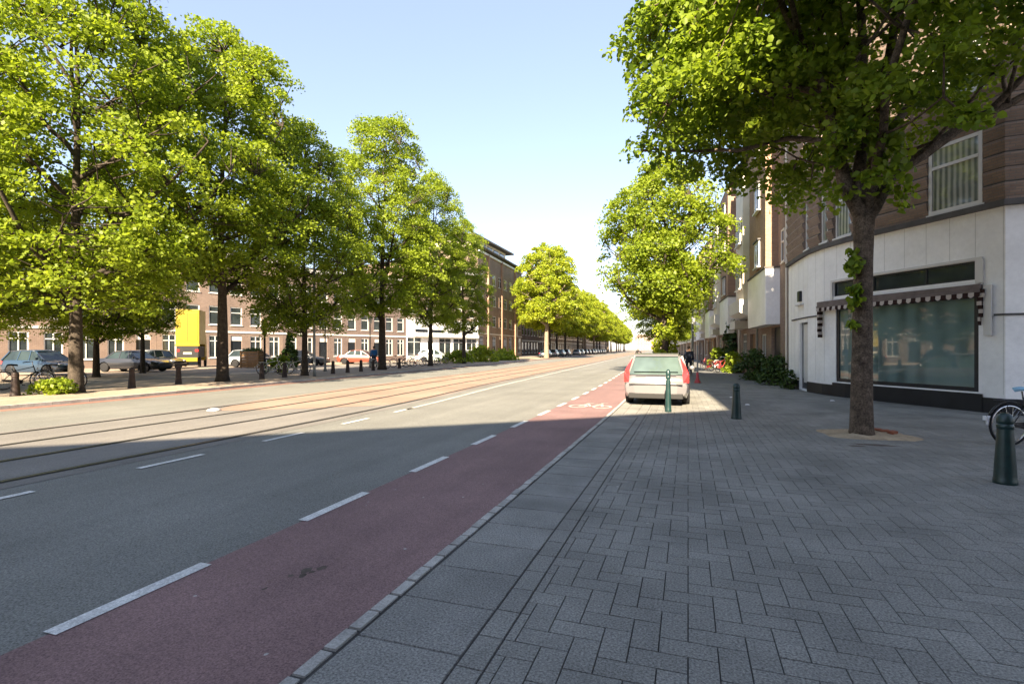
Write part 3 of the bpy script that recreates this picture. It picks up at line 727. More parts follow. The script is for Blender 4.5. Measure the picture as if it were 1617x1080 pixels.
# ------------------------------------------------------------------ trees
def leaf_mesh(name, clumps, mat, parent, size, fold, seed, flat=0.38, spread=0.6):
    """clumps: list of (centre, radius, normal, count)"""
    rg = np.random.default_rng(seed); C_, Nn, S_ = [], [], []
    for c, r, n, k in clumps:
        n = np.array(n, float); n /= np.linalg.norm(n)
        a = np.cross(n, [0.3,0.9,0.1]); a /= np.linalg.norm(a); b = np.cross(n, a)
        q = rg.normal(size=(k,3)); q /= np.linalg.norm(q,axis=1)[:,None]; q *= rg.random((k,1))**0.45
        p = np.array(c) + r*(q[:,:1]*a + q[:,1:2]*b + flat*q[:,2:]*n)
        p[:,2] -= 0.22*r*(q[:,0]**2+q[:,1]**2)
        C_.append(p); nn = n + rg.normal(size=(k,3))*spread; Nn.append(nn/np.linalg.norm(nn,axis=1)[:,None])
        S_.append(size*(0.65+0.7*rg.random(k)))
    C = np.concatenate(C_); n = np.concatenate(Nn); S = np.concatenate(S_)[:,None]; K = len(C)
    t = rg.normal(size=(K,3)); t -= n*(t*n).sum(1)[:,None]; t /= np.linalg.norm(t,axis=1)[:,None]; b = np.cross(n, t)
    if fold:
        co = [(0,-.5,0),(.38,-.22,.10),(.34,.2,.10),(0,.55,-.05),(-.34,.2,.10),(-.38,-.22,.10)]
        fc = [(0,1,2,3),(0,3,4,5)]
    else:
        co = [(0,-.5,0),(.42,.02,.06),(0,.55,0),(-.42,.02,.06)]; fc = [(0,1,2,3)]
    m = len(co); V = np.empty((K,m,3))
    for i,(x,y,z) in enumerate(co): V[:,i] = C + S*(x*t + y*b + z*n)
    F = np.concatenate([np.array(f)[None,:] + (np.arange(K)*m)[:,None] for f in fc], axis=0)
    me = bpy.data.meshes.new(name); me.vertices.add(K*m); me.vertices.foreach_set('co', V.reshape(-1))
    nf = len(F); me.loops.add(nf*4); me.loops.foreach_set('vertex_index', F.reshape(-1).astype(np.int32))
    me.polygons.add(nf); me.polygons.foreach_set('loop_start', np.arange(0, nf*4, 4, dtype=np.int32))
    me.materials.append(mat); me.update(calc_edges=True)
    ob = bpy.data.objects.new(name, me); COL.objects.link(ob)
    if parent: ob.parent = parent
    ORG[ob.name] = Vector((0,0,0)); return ob

def limb_pts(p0, p1, rnd, up=0.35, n=7, jit=0.12):
    p0, p1 = Vector(p0), Vector(p1); out = []
    L = (p1-p0).length
    mid = p0.lerp(p1, 0.5) + Vector((0,0,-L*up*0.35))
    for i in range(n+1):
        t = i/n; q = p0*(1-t)**2 + mid*2*t*(1-t) + p1*t*t
        if 0 < i < n: q += Vector((rnd.uniform(-1,1), rnd.uniform(-1,1), rnd.uniform(-1,1)))*jit*L*0.12
        out.append(q)
    return out
def make_tree(name, label, seed, H, zb, Rm, nclump, nleaf, lsize, mat, tr, bark='barkdark', group=None, fork=None, prof=((0,.5),(.2,.95),(.4,1),(.65,.82),(.85,.5),(1,.12)), cr=(0.55,1.0), fold=False, nl=14, flat=0.42):
    rnd = random.Random(seed); root = thing(name, label, 'tree', group=group)
    def RR(t, a):
        for (t0,r0),(t1,r1) in zip(prof, prof[1:]):
            if t <= t1: r = r0+(r1-r0)*(t-t0)/(t1-t0); break
        else: r = prof[-1][1]
        return Rm*r*(1+0.34*noise.noise(Vector((math.cos(a)*1.3+seed, math.sin(a)*1.3, t*3.2))))
    mb = MB(); top = H*0.93
    tp = []; n = 12
    lx, ly = rnd.uniform(-.5,.5), rnd.uniform(-.5,.5)
    for i in range(n+1):
        t = i/n; z = -0.05 + t*top
        w_ = max(0, t-0.2)
        tp.append(Vector((lx*w_+0.18*math.sin(t*7+seed)*w_, ly*w_+0.18*math.cos(t*6+seed)*w_, z)))
    rad = [tr*(1.35 if i == 0 else 1.0)*(1-0.93*(i/n)**0.8*min(1, (tp[i].z/zb)**0.7)) if i else tr*1.35 for i in range(n+1)]
    rad = [max(0.02, r) for r in rad]
    tp.insert(1, tp[0].lerp(tp[1], 0.25)); rad.insert(1, tr*1.05)
    mb.poly(tp, rad, 10)
    def trunk_at(z):
        for a, b in zip(tp, tp[1:]):
            if a.z <= z <= b.z: return a.lerp(b, (z-a.z)/(b.z-a.z))
        return tp[-1]
    nodes = [(p, 0.1) for p in tp if p.z > zb*0.9]
    for i in range(nl):
        f = i/(nl-1); zs = zb*0.85 + (H*0.72-zb*0.85)*f**1.15; a = i*2.4+seed+rnd.uniform(-.3,.3)
        te = min(0.93, 0.22 + 0.68*f + rnd.uniform(-.06,.1)); r = RR(te, a)*0.85
        ze = max(zs + r*0.45, zb + (H-zb)*te*0.92)
        p0 = trunk_at(zs); pts = limb_pts(p0, (r*math.cos(a), r*math.sin(a), ze), rnd)
        r0 = tr*(0.46-0.28*f)
        mb.poly(pts, [r0*(1-k/len(pts))**0.8+0.015 for k in range(len(pts))], 6, cap=False)
        nodes += [(p, 0) for p in pts[1:]]
        for j in range(3):      # secondary limbs
            k = rnd.randint(2, 5); a2 = a + rnd.choice((-1,1))*rnd.uniform(.4,.9)
            q = pts[k]; r2 = RR(te, a2)*rnd.uniform(.6,.95); e_ = Vector((r2*math.cos(a2), r2*math.sin(a2), min(H*0.95, q.z + rnd.uniform(.4,2.2))))
            p2 = limb_pts(q, e_, rnd, n=5); mb.poly(p2, [r0*0.4*(1-m/len(p2))+0.01 for m in range(len(p2))], 5, cap=False)
            nodes += [(p, 0) for p in p2[1:]]
    cl = []
    for k in range(nclump):
        while True:
            t = rnd.random(); a = rnd.uniform(0, 2*math.pi); r = RR(t, a)
            if rnd.random() < r/Rm + 0.12: break
        rr = r*math.sqrt(0.12+0.88*rnd.random()) * (0.95 if k % 9 else 1.12)
        c = Vector((rr*math.cos(a), rr*math.sin(a), zb + (H-zb)*t + rnd.uniform(-.3,.3)))
        c.x += lx*max(0, c.z/H-0.2)*0.7; c.y += ly*max(0, c.z/H-0.2)*0.7
        q = min(nodes, key=lambda z_: (z_[0]-c).length + (1.5 if z_[0].z > c.z else 0))[0]
        mb.poly([q, q.lerp(c,0.5)+Vector((0,0,-0.06)), c], [0.03, 0.02, 0.008], 4, cap=False)
        out = Vector((math.cos(a), math.sin(a), 0)); nrm = Vector((0,0,1)) + out*rnd.uniform(0.1,0.75) + Vector((rnd.uniform(-.3,.3), rnd.uniform(-.3,.3), 0))
        cl.append((tuple(c), rnd.uniform(*cr)*(0.75 if k % 9 == 0 else 1), tuple(nrm), nleaf))
    mb.build('trunk', A[bark], root, smooth=True)
    leaf_mesh('crown', cl, mat, root, lsize, fold, seed, flat, 0.85)
    return root

G1 = 'street trees along the left kerb'
t1 = make_tree('street_tree', 'leftmost big tree with yellow-green plants at its foot', 3, 17.5, 3.2, 5.0, 620, 120, 0.135, A['leafL'], 0.23, group=G1)
t1.location = (-20.6, 12.5, 0.05)
t2 = make_tree('street_tree', 'tall tree with thick bare trunk right of the yellow truck', 8, 17.2, 4.7, 4.9, 560, 120, 0.135, A['leafL'], 0.27, group=G1)
t2.location = (-21.0, 19.0, 0.05); t2.rotation_euler[2] = 0.4
t4 = make_tree('street_tree', 'tall slender crowned tree in front of the mauve row houses', 15, 18.6, 4.2, 4.5, 520, 120, 0.145, A['leafL'], 0.29, group=G1, prof=((0,.6),(.2,.95),(.45,1),(.7,.88),(.88,.62),(1,.25)))
t4.location = (-21.5, 33.4, 0.05)
dup(t1, (-21.0, 24.6, 0.05), 2.2, 'lower tree with low forking limbs beside the conical shrub', (0.82,0.82,0.83))
dup(t4, (-22.0, 42.0, 0.05), 1.9, 'thin trunked tree standing in front of the white shop sign boards', (0.8,0.8,0.93))
dup(t4, (-22.5, 50.5, 0.05), 4.1, 'smallest tree of the near row, before the white corner pier', (0.72,0.72,0.82))
dup(t2, (-32.8, 23.7, 0.05), 3.0, 'darker tree behind the first two, left of the yellow truck', (0.56,0.56,0.56))
dup(t1, (-31.0, 14.5, 0.05), 1.0, 'tree farther back on the square at the left edge', (0.75,0.75,0.7))
dup(t1, (-24.5, 2.5, 0.05), 1.5, 'tree at the far left edge whose branches reach into the picture', (0.9,0.9,0.9))
dup(t1, (-30.5, 19.5, 0.05), 3.3, 'second tree farther back on the square, behind the leftmost trunk', (0.72,0.72,0.66))
yy = 84; i = 0
tfar = make_tree('street_tree', 'pale trunked round tree, first beyond the side street', 23, 19.0, 6.4, 5.9, 330, 110, 0.27, A['leafY'], 0.42, bark='barkpale', group='trees of the far left row', prof=((0,.7),(.2,1),(.5,1),(.75,.85),(.9,.55),(1,.2)), cr=(0.8,1.3))
tfar.location = (-22.4, 84, 0.05)
tf2 = make_tree('street_tree', 'taller yellow-green tree beside the pale trunked one in the far left row', 31, 18.0, 5.4, 5.4, 320, 110, 0.27, A['leafY'], 0.3, group='trees of the far left row', cr=(0.8,1.3))
tf2.location = (-24.2, 93, 0.05)
yy = 101
for i in range(17):
    dup((tfar, tf2)[(i*5//3)%2], (-22.4-bend(yy)-1.1*((i*7)%3)/2, yy+((i*11)%5-2)*0.8, 0.05), 1.3*i+0.7, 'yellow-green tree in the far left row, %s beyond the side street' % ORD[min(17,i+1)], (0.92+0.06*((i*5)%4), 0.92+0.06*((i*3+1)%4), 0.94+0.045*((i*7)%4)-0.003*i))
    yy += 13 if i < 9 else 20

# the near tree on the right pavement
def near_tree():
    rnd = random.Random(77); root = thing('near_tree', 'large dark green tree in a sandy pit on the right pavement', 'tree')
    mb = MB(); fz = 4.15
    tp = [(0,0,-0.05),(0,0,0.12),(0.0,0.0,0.6),(0.01,0,1.5),(0.02,0.0,2.5),(0.03,0,3.2),(0.04,0.02,3.8),(0.05,0.03,fz)]
    mb.poly(tp, [0.235,0.195,0.178,0.165,0.154,0.150,0.165,0.18], 18, cap=True)
    c = Vector((0.05,0.03,fz-0.15)); T_ = (math.cos(T), math.sin(T)); V_ = (-math.sin(T), math.cos(T))
    def P_(r, f, z): return Vector((r*T_[0]+f*V_[0], r*T_[1]+f*V_[1], z))   # r = to the right of the view, f = away
    limbs = [  # list of (points, r0)
        ([c, P_(0.38,-0.1,4.65), P_(0.75,-0.2,5.0), P_(1.3,-0.3,5.35), P_(1.9,-0.5,5.75), P_(2.7,-0.6,6.1), P_(4.0,-0.7,6.8)], 0.15),
        ([c, P_(0.25,0.1,4.7), P_(0.42,0.15,5.4), P_(0.5,0.2,6.3), P_(0.8,0.3,7.6), P_(1.2,0.4,9.2), P_(1.5,0.3,11.3)], 0.17),
        ([c, P_(-0.05,0.0,4.8), P_(0.0,-0.1,5.5), P_(-0.1,-0.2,6.6), P_(-0.2,-0.2,8.0), P_(-0.2,0,10.2), P_(0,0,12.4)], 0.12),
        ([c, P_(-0.28,0.0,4.6), P_(-0.4,0.0,5.3), P_(-0.55,0.1,6.3), P_(-1.0,0.2,7.4), P_(-1.6,0.4,8.8), P_(-2.2,0.5,10.2)], 0.14),
        ([P_(-0.42,0,5.4), P_(-1.0,0.5,5.7), P_(-1.8,1.1,5.7), P_(-2.7,1.7,5.9), P_(-3.5,2.2,6.1)], 0.055),
        ([P_(0.42,0.15,5.4), P_(1.1,0.5,6.1), P_(1.9,0.8,7.2), P_(2.8,1.0,8.6), P_(3.4,1.0,10.0)], 0.09),
        ([c, P_(0.1,0.4,4.8), P_(0.2,1.2,5.9), P_(0.3,2.2,7.2), P_(0.4,3.3,8.8)], 0.10),
        ([c, P_(0.0,-0.4,4.9), P_(-0.3,-1.2,6.1), P_(-0.5,-2.2,7.4), P_(-0.5,-3.3,8.7)], 0.09),
        ([P_(-0.55,0.1,6.3), P_(-1.3,0.9,7.0), P_(-2.1,1.8,7.7), P_(-2.9,2.2,8.3)], 0.06),
        ([P_(1.9,-0.5,5.75), P_(2.6,-1.2,6.8), P_(3.3,-1.8,8.0)], 0.05),
        ([P_(0.8,0.3,7.6), P_(2.0,-0.6,8.4), P_(3.2,-1.0,9.4)], 0.06),
        ([P_(-1.0,0.2,7.4), P_(-1.7,-0.6,7.9), P_(-2.3,-0.9,8.3)], 0.05),
    ]
    nodes = []
    for pts, r0 in limbs:
        q = []
        for i in range(len(pts)-1):
            for k in range(3):
                p = pts[i].lerp(pts[i+1], k/3); p = p + Vector((rnd.uniform(-1,1),rnd.uniform(-1,1),rnd.uniform(-1,1)))*0.03*(1 if i+k else 0); q.append(p)
        q.append(pts[-1]); m = len(q)
        mb.poly(q, [r0*(1-0.85*(i/m)**0.8)+0.01 for i in range(m)], 9, cap=False); nodes += q[2:]
        for j in range(5):
            k = rnd.randint(m//3, m-1); e_ = q[k] + Vector((rnd.uniform(-1,1), rnd.uniform(-1,1), rnd.uniform(0.0,0.9)))*1.3
            p2 = limb_pts(q[k], e_, rnd, n=4); mb.poly(p2, [r0*0.25*(1-z_/6)+0.006 for z_ in range(len(p2))], 5, cap=False); nodes += p2[1:]
    tw = mb; cl = []
    for pts, r0 in limbs:
        for q in (pts[-1], pts[-1].lerp(pts[-2], 0.4)):
            cl.append((tuple(q+Vector((0,0,0.1))), 0.6, (rnd.uniform(-.4,.4),rnd.uniform(-.4,.4),1), 130))
    k = 0
    while k < 620:
        x, y, z = rnd.uniform(-1,1), rnd.uniform(-1,1), rnd.uniform(-1,1); d = math.sqrt(x*x+y*y+z*z)
        if d > 1 or d < 0.25: continue
        r_, f_, zz = 0.25+4.6*x, 0.8+4.5*y, 8.6+4.6*z
        rad_h = math.hypot(x, y)
        lob = 1+0.22*noise.noise(Vector((x*2.1, y*2.1, z*2.1+5)))
        if d > lob: continue
        bottom = 4.75 + 0.9*noise.noise(Vector((r_*0.6, f_*0.6, 1.7))) + (0.7 if r_ > 0.6 else 0) + (0.55 if r_ < -3.2 else 0) - (0.25 if -3 < r_ < -1 else 0)
        if r_ > 1.0: bottom += min(1.0, (r_-1.0)*0.6)
        if f_ > 1.2 and r_ < 0.3: bottom -= 0.75
        if zz < bottom+0.2 or zz > 13: continue
        if r_/(9.6+f_) < (-0.325 if zz > 7.2 else -0.375): continue
        w_ = P_(r_, f_, zz); sx_, sy_ = 3.03+w_.x-SX*(zz-0.8)/0.532, 11.14+w_.y-SY*(zz-0.8)/0.532
        if sx_ < 1.5 and 11 < sy_ < 20.4: continue
        if r_ > 1.2 and zz < 9.8 and rnd.random() < 0.80: continue
        if zz < 7.5 and -0.2 < r_ < 1.2 and rnd.random() < 0.5: continue
        c_ = P_(r_, f_, zz); q = min(nodes, key=lambda z_: (z_-c_).length)
        tw.poly([q, q.lerp(c_,0.5)+Vector((0,0,-0.05)), c_], [0.02,0.014,0.006], 4, cap=False)
        out = P_(x, y, 0); nrm = Vector((0,0,1)) + out*rnd.uniform(0.1,0.7) + Vector((rnd.uniform(-.35,.35), rnd.uniform(-.35,.35), 0))
        cl.append((tuple(c_), rnd.uniform(0.4,0.75), tuple(nrm), 150)); k += 1
    mb.build('trunk', A['bark'], root, smooth=True)
    leaf_mesh('crown', cl, A['leafR'], root, 0.112, True, 5, 0.5, 0.85)
    sh = []
    for j in range(26):   # epicormic shoots on the left of the trunk and round the fork
        z = rnd.choice((rnd.uniform(2.0,3.6), rnd.uniform(3.9,5.6), rnd.uniform(4.2,5.6)))
        a_ = rnd.uniform(-0.5,0.5) + (math.pi if z < 3.8 else rnd.choice((math.pi,-1.6,-1.2,0.4))); rr = 0.22 + (0.0 if z < 3.8 else 0.35)
        p = P_(rr*math.cos(a_), rr*math.sin(a_)*0.8-0.1, z)
        sh.append((tuple(p), 0.13 if z < 3.8 else 0.3, (math.cos(a_),-0.6,0.5), 16 if z < 3.8 else 45))
    leaf_mesh('trunk_shoots', sh, A['leafR'], root, 0.12, True, 9, 0.8, 0.9)
    return root
nt_ = near_tree(); nt_.location = (3.03, 11.14, 0)
# second tree on the right, covered in yellow-green shoots
t5 = make_tree('street_tree', 'yellow-green tree ahead of the silver estate car, its trunk wrapped in bright shoots', 41, 12.0, 3.6, 4.1, 360, 115, 0.145, A['leafL'], 0.24, prof=((0,.35),(.15,.7),(.4,1.0),(.7,.8),(.9,.45),(1,.15)))
t5.location = (-1.25, 31, 0); t5.scale = (1.0,1.0,1.02)
dup(t4, (-2.0, 46, 0), 3.1, 'tree on the right pavement directly behind the bright one', (0.66,0.66,0.6))
rnd = random.Random(5); cl = []
for k in range(55):
    z = 0.5 + 5.2*(k/55); a_ = rnd.uniform(0, 6.28); cl.append(((0.5*math.cos(a_), 0.5*math.sin(a_), z), 0.38, (math.cos(a_), math.sin(a_), 0.6), 55))
leaf_mesh('trunk_shoots', cl, A['leafY'], t5, 0.16, False, 3, 0.8, 0.8)
dup(t4, (-1.3, 58, 0), 2.0, 'farther tree on the right pavement, mostly hidden by the bright one', (0.6,0.6,0.62))

# soil pit round the near tree
def blobsheet(name, c, rx, ry, z, mat, seed, h=0.03, n=26):
    rnd = random.Random(seed); mb = MB(); rings = 5; v = [(c[0], c[1], z+h)]; f = []
    rad = [1+0.45*noise.noise(Vector((math.cos(2*math.pi*k/n)*1.4+seed, math.sin(2*math.pi*k/n)*1.4, 0))) + rnd.uniform(-.04,.04) for k in range(n)]
    for i in range(1, rings+1):
        t = i/rings
        for k in range(n):
            a = 2*math.pi*k/n; v.append((c[0]+rx*rad[k]*t*math.cos(a), c[1]+ry*rad[k]*t*math.sin(a), z + (h*(1-t*t)*(0.6+0.8*rnd.random()) if i < rings else -0.004)))
    for k in range(n): f.append((0, 1+k, 1+(k+1)%n))
    for i in range(rings-1):
        for k in range(n):
            a_, b_ = 1+i*n+k, 1+i*n+(k+1)%n; f.append((a_, a_+n, b_+n, b_))
    mb.add(v, f); return mb.build(name, A[mat], smooth=True, kind='structure')
blobsheet('soil_pit', (3.15, 11.3), 0.95, 0.62, 0.004, 'sand', 3, 0.06)
blobsheet('soil_spill', (2.95, 10.15), 0.34, 0.09, 0.002, 'stain', 8, 0.003)
blobsheet('soil_spill', (2.65, 9.95), 0.15, 0.06, 0.002, 'stain', 9, 0.003)
mb = MB()
for (x,y,a_) in ((3.45,11.35,0.3),(3.55,11.25,0.9),(3.35,11.5,-0.4)):
    m_ = Matrix.Translation((x,y,0.07)) @ Matrix.Rotation(a_,4,'Z') @ Matrix.Rotation(0.15,4,'X')
    mb.hexa([m_ @ Vector(p) for p in ((-.1,-.05,-.03),(.1,-.05,-.03),(.1,.05,-.03),(-.1,.05,-.03),(-.1,-.05,.03),(.1,-.05,.03),(.1,.05,.03),(-.1,.05,.03))])
tag(mb.build('loose_bricks', A['redbrick_loose'], bevel=0.006), 'few loose red bricks in the sandy pit behind the near trunk', 'bricks')
m2 = MB()
for (x,y,a_) in ((3.5,11.75,0.1),(1.6,16.2,0.4),(4.2,18.3,0.2),(1.35,18.5,0.8)):
    m_ = Matrix.Translation((x,y,0.02)) @ Matrix.Rotation(a_,4,'Z')
    mb = MB(); mb.hexa([m_ @ Vector(p) for p in ((-.08,-.04,-.02),(.09,-.03,-.02),(.07,.04,-.02),(-.05,.05,-.02),(-.05,-.02,.01),(.05,-.02,.005),(.04,.03,.015),(-.04,.03,.01))])
    tag(mb.build('litter', A['plasticwhite'], bevel=0.015), {3.5:'crumpled white bag in the sandy pit behind the near trunk',1.6:'scrap of white paper on the shaded paving past the dark bollard',4.2:'scrap of white paper near the shop plinth',1.35:'white paper scrap left of the small black bollard'}[x], 'litter')
# ------------------------------------------------------------------ shrubs
def shrub(name, label, loc, rx, ry, h, mat, n, size, seed, cat='shrub', cone=False, group=None):
    rnd = random.Random(seed); root = thing(name, label, cat, group=group); root.location = loc
    mb = MB(); cl = []
    for k in range(n):
        t = rnd.random(); a_ = rnd.uniform(0,6.28); q = math.sqrt(rnd.random())
        f = (1-t)*1.0+0.05 if cone else math.sqrt(max(0.05, 1-(t-0.25)**2*1.6))
        p = (rx*q*f*math.cos(a_), ry*q*f*math.sin(a_), 0.08+h*t*0.92)
        mb.poly([(p[0]*0.25,p[1]*0.25,0), (p[0]*0.7,p[1]*0.7,p[2]*0.6), p], [0.012,0.009,0.004], 4, cap=False)
        cl.append((p, min(rx,ry)*0.4*(0.6 if cone else 1), (math.cos(a_)*0.6, math.sin(a_)*0.6, 0.8), 40))
    mb.build('stems', A['bark'], root); leaf_mesh('foliage', cl, A[mat], root, size, False, seed, 0.7, 0.8); return root
shrub('shrub', 'dark green rounded bush nearest the white corner wall', (3.65,25.9,0), 0.7,1.0,1.3,'leafG',46,0.12,1)
shrub('shrub', 'round dark green bush below the white bay panel', (3.2,29.5,0), 0.85,1.0,1.45,'leafG',46,0.13,2)
shrub('shrub', 'pale grey-green plant against the corner of the white wall', (3.8,23.3,0), 0.35,0.45,0.7,'leafG',18,0.09,3)
shrub('shrub', 'bright yellow-green plant against the brick wall', (2.9,38,0), 0.7,2.0,1.3,'leafL',40,0.15,4)
shrub('shrub', 'bright yellow-green plant nearer the red bicycles', (2.3,46,0), 0.7,2.2,1.6,'leafL',44,0.16,5)
shrub('climber', 'tall dark climbing plant on the brick wall', (3.2,41.5,0), 0.7,1.1,4.2,'leafG',70,0.2,6, 'plant')
shrub('shrub', 'low yellow-green plants at the foot of the leftmost tree', (-20.45,11.75,0.06), 0.75,0.55,0.45,'leafL',26,0.11,7)
shrub('conical_shrub', 'dark conical evergreen in front of the row houses', (-30.5,34.0,0.06), 0.85,0.85,2.9,'leafG',70,0.16,8, cone=True)
shrub('shrub', 'yellow-green bush left of the dark conical evergreen', (-25.4,27.3,0.06), 0.8,0.8,1.0,'leafL',30,0.14,9)
shrub('shrub', 'low green bush by the white shop wall', (-23.6,51,0.06), 2.0,1.3,1.2,'leafL',34,0.22,10)
shrub('shrub', 'yellow-green bush before the tall block', (-23.8,58,0.06), 2.2,1.8,1.7,'leafY',44,0.26,11)
shrub('shrub', 'green bush under the doorway of the tall block', (-23.8,67,0.06), 1.8,2.4,1.3,'leafL',34,0.28,12)

# ------------------------------------------------------------------ bollards
def bollard(label, mat='bollard'):
    b = thing('bollard', label, 'bollard', group='bollards')
    mb = MB(); mb.lathe([(0.0,-0.02),(0.148,-0.02),(0.150,0.03),(0.143,0.05),(0.136,0.10),(0.131,0.20),(0.112,0.44),(0.100,0.64),(0.098,0.66),(0.105,0.665),(0.107,0.685),(0.098,0.70),(0.094,0.715)], 24)
    mb.build('shaft', A[mat], b, smooth=True)
    mb = MB(); mb.lathe([(0.094,0.713),(0.103,0.72),(0.105,0.745),(0.100,0.775),(0.085,0.81),(0.06,0.832),(0.03,0.843),(0.0,0.846)], 24); mb.build('cap', A[mat], b, smooth=True)
    return b
b0 = bollard('largest dark green bollard, in front of the bicycle'); b0.location = (3.58,7.75,0); b0.scale = (0.78,0.78,1.0)
dup(b0, (1.05,12.95,0), 0, 'black-green bollard standing alone in the middle of the right pavement', (0.78,0.78,0.97))
dup(b0, (-0.48,13.83,0), 0, 'green bollard directly behind the silver estate car', (0.56,0.56,1.28))
bl = bollard('brown bollard at the far left edge of the picture', 'bollardold'); bl['group'] = 'bollards on the left pavement'
bl.location = (-20.9,10.9,0.06); bl.scale = (0.95,0.95,0.95)
for (x,y,lb) in ((-20.8,14.6,'brown bollard right of the leftmost tree'),(-21.2,16.9,'brown bollard nearest the bare thick trunk, on its left'),(-20.6,21.0,'brown bollard just right of the bare thick trunk'),(-20.8,22.8,'brown bollard before the pale bicycles'),
                 (-20.9,27.0,'brown bollard just right of the low forking tree'),(-21,28.6,'second brown bollard right of the low forking tree'),(-21.1,30.2,'third brown bollard right of the low forking tree'),(-21.2,31.8,'brown bollard left of the slender crowned tree'),(-21.6,36,'brown bollard right of the slender crowned tree')):
    dup(bl, (x,y,0.06), 0, lb, (0.95,0.95,0.95))

# ------------------------------------------------------------------ bicycles
def bicycle(label, frame='black', saddle='rubber', basket=False, group=None, detail=True):
    b = thing('bicycle', label, 'bicycle', group=group); R0 = 0.335
    def wheel(x, nm='wheel'):
        mb = MB(); pr = []
        n = 40 if detail else 20; m = 8
        base = 0; vs = []; fs = []
        for i in range(n):
            a_ = 2*math.pi*i/n
            for j in range(m):
                t = 2*math.pi*j/m; r = R0 + 0.019*math.cos(t); vs.append((x + r*math.cos(a_), 0.019*math.sin(t), 0.355 + r*math.sin(a_)))
        for i in range(n):
            for j in range(m): fs.append((i*m+j, ((i+1)%n)*m+j, ((i+1)%n)*m+(j+1)%m, i*m+(j+1)%m))
        mb.add(vs, fs); w_ = mb.build(nm, A['rubber'], b, smooth=True)
        mb = MB(); mb.lathe([(R0-0.035,-0.012),(R0-0.018,-0.014),(R0-0.018,0.014),(R0-0.035,0.012),(R0-0.035,-0.012)], n, (x,0,0.355), 'y', cap=False); mb.build('rim', A['chrome'], w_, smooth=True)
        mb = MB(); mb.lathe([(0.0,-0.05),(0.025,-0.05),(0.025,0.05),(0,0.05)], 10, (x,0,0.355), 'y')
        for k in range(28 if detail else 12):
            a_ = 2*math.pi*k/(28 if detail else 12); s_ = 0.03 if k % 2 else -0.03
            mb.poly([(x+0.02*math.cos(a_+0.9*(1 if k%4<2 else -1)), s_, 0.355+0.02*math.sin(a_+0.9*(1 if k%4<2 else -1))), (x+(R0-0.03)*math.cos(a_), 0, 0.355+(R0-0.03)*math.sin(a_))], 0.0016 if detail else 0.004, 4, cap=False)
        mb.build('spokes', A['chrome'], w_)
    wheel(0); wheel(1.08)
    mb = MB(); bbp, st, ht, hb_ = (0.44,0,0.29), (0.24,0,0.80), (0.86,0,0.86), (0.91,0,0.66)
    mb.poly([bbp, st], 0.016, 8); mb.poly([bbp, hb_], 0.018, 8); mb.poly([(0.28,0,0.70), ht], 0.014, 8); mb.poly([(0.84,0,0.92), hb_], 0.019, 8)
    for s in (-1,1):
        mb.poly([bbp, (0,0.055*s,0.355)], 0.009, 6); mb.poly([(0.29,0.015*s,0.68), (0,0.055*s,0.355)], 0.008, 6)
        mb.poly([hb_, (0.95,0.045*s,0.62), (1.02,0.05*s,0.48), (1.08,0.055*s,0.355)], 0.011, 6)
    mb.build('frame', A[frame], b, smooth=True)
    for x, a0, a1 in ((0, 0.15, 2.75), (1.08, 0.5, 2.7)):
        mb = MB(); secs = []
        for k in range(17):
            a_ = a0 + (a1-a0)*k/16; r = R0+0.045
            c, s_ = math.cos(a_), math.sin(a_)
            secs.append([(x+r*c, -0.028, 0.355+r*s_), (x+(r+0.012)*c, 0, 0.355+(r+0.012)*s_), (x+r*c, 0.028, 0.355+r*s_), (x+(r+0.006)*c, 0, 0.355+(r+0.006)*s_)])
        mb.loft(secs); f_ = mb.build('mudguard', A[frame], b, smooth=True)
        if x == 0:
            mb = MB(); secs = []
            for k in range(6):
                a_ = 2.75 + 0.42*k/5; r = R0+0.048; c, s_ = math.cos(a_), math.sin(a_)
                secs.append([(x+r*c, -0.032, 0.355+r*s_), (x+(r+0.014)*c, 0, 0.355+(r+0.014)*s_), (x+r*c, 0.032, 0.355+r*s_), (x+(r+0.008)*c, 0, 0.355+(r+0.008)*s_)])
            mb.loft(secs); mb.build('mudguard_tip', A['plasticwhite'], f_, smooth=True)
            mb = MB(); mb.box(-0.44,-0.415,-0.025,0.025,0.43,0.50); mb.build('reflector', A['plasticwhite'], f_, bevel=0.005)
    mb = MB()
    for s in (-1,1):
        mb.poly([(-0.22,0.05*s,0.76),(0.2,0.05*s,0.76)], 0.006, 6); mb.poly([(-0.12,0.055*s,0.76),(0,0.07*s,0.36)], 0.005, 6)
    for x in (-0.22,-0.08,0.06): mb.poly([(x,-0.05,0.76),(x,0.05,0.76)], 0.005, 6)
    mb.build('luggage_rack', A['black'], b)
    mb = MB(); secs = []
    for t, wd, zt in ((0,0.02,0.0),(0.05,0.10,0.015),(0.12,0.115,0.02),(0.18,0.085,0.012),(0.24,0.045,0.006),(0.29,0.028,0.0),(0.31,0.01,-0.01)):
        secs.append([(0.10+t, wd*math.cos(a_)*1.0, 0.925+zt+0.034*math.sin(a_)) for a_ in [2*math.pi*k/10 for k in range(10)]])
    mb.loft(secs); mb.build('saddle', A[saddle], b, smooth=True)
    mb = MB(); mb.poly([st,(0.22,0,0.90)], 0.012, 8); mb.poly([(0.84,0,0.9),(0.815,0,1.03)], 0.012, 8); mb.build('stem', A['chrome'], b)
    mb = MB()
    mb.poly([(0.62,-0.30,1.03),(0.70,-0.28,1.05),(0.80,-0.2,1.06),(0.83,0,1.04),(0.80,0.2,1.06),(0.70,0.28,1.05),(0.62,0.30,1.03)], 0.011, 8); h_ = mb.build('handlebar', A['chrome'], b, smooth=True)
    for s in (-1,1):
        mb = MB(); mb.poly([(0.60,0.305*s,1.025),(0.71,0.277*s,1.05)], 0.017, 8); mb.build('grip', A['rubber'], h_)
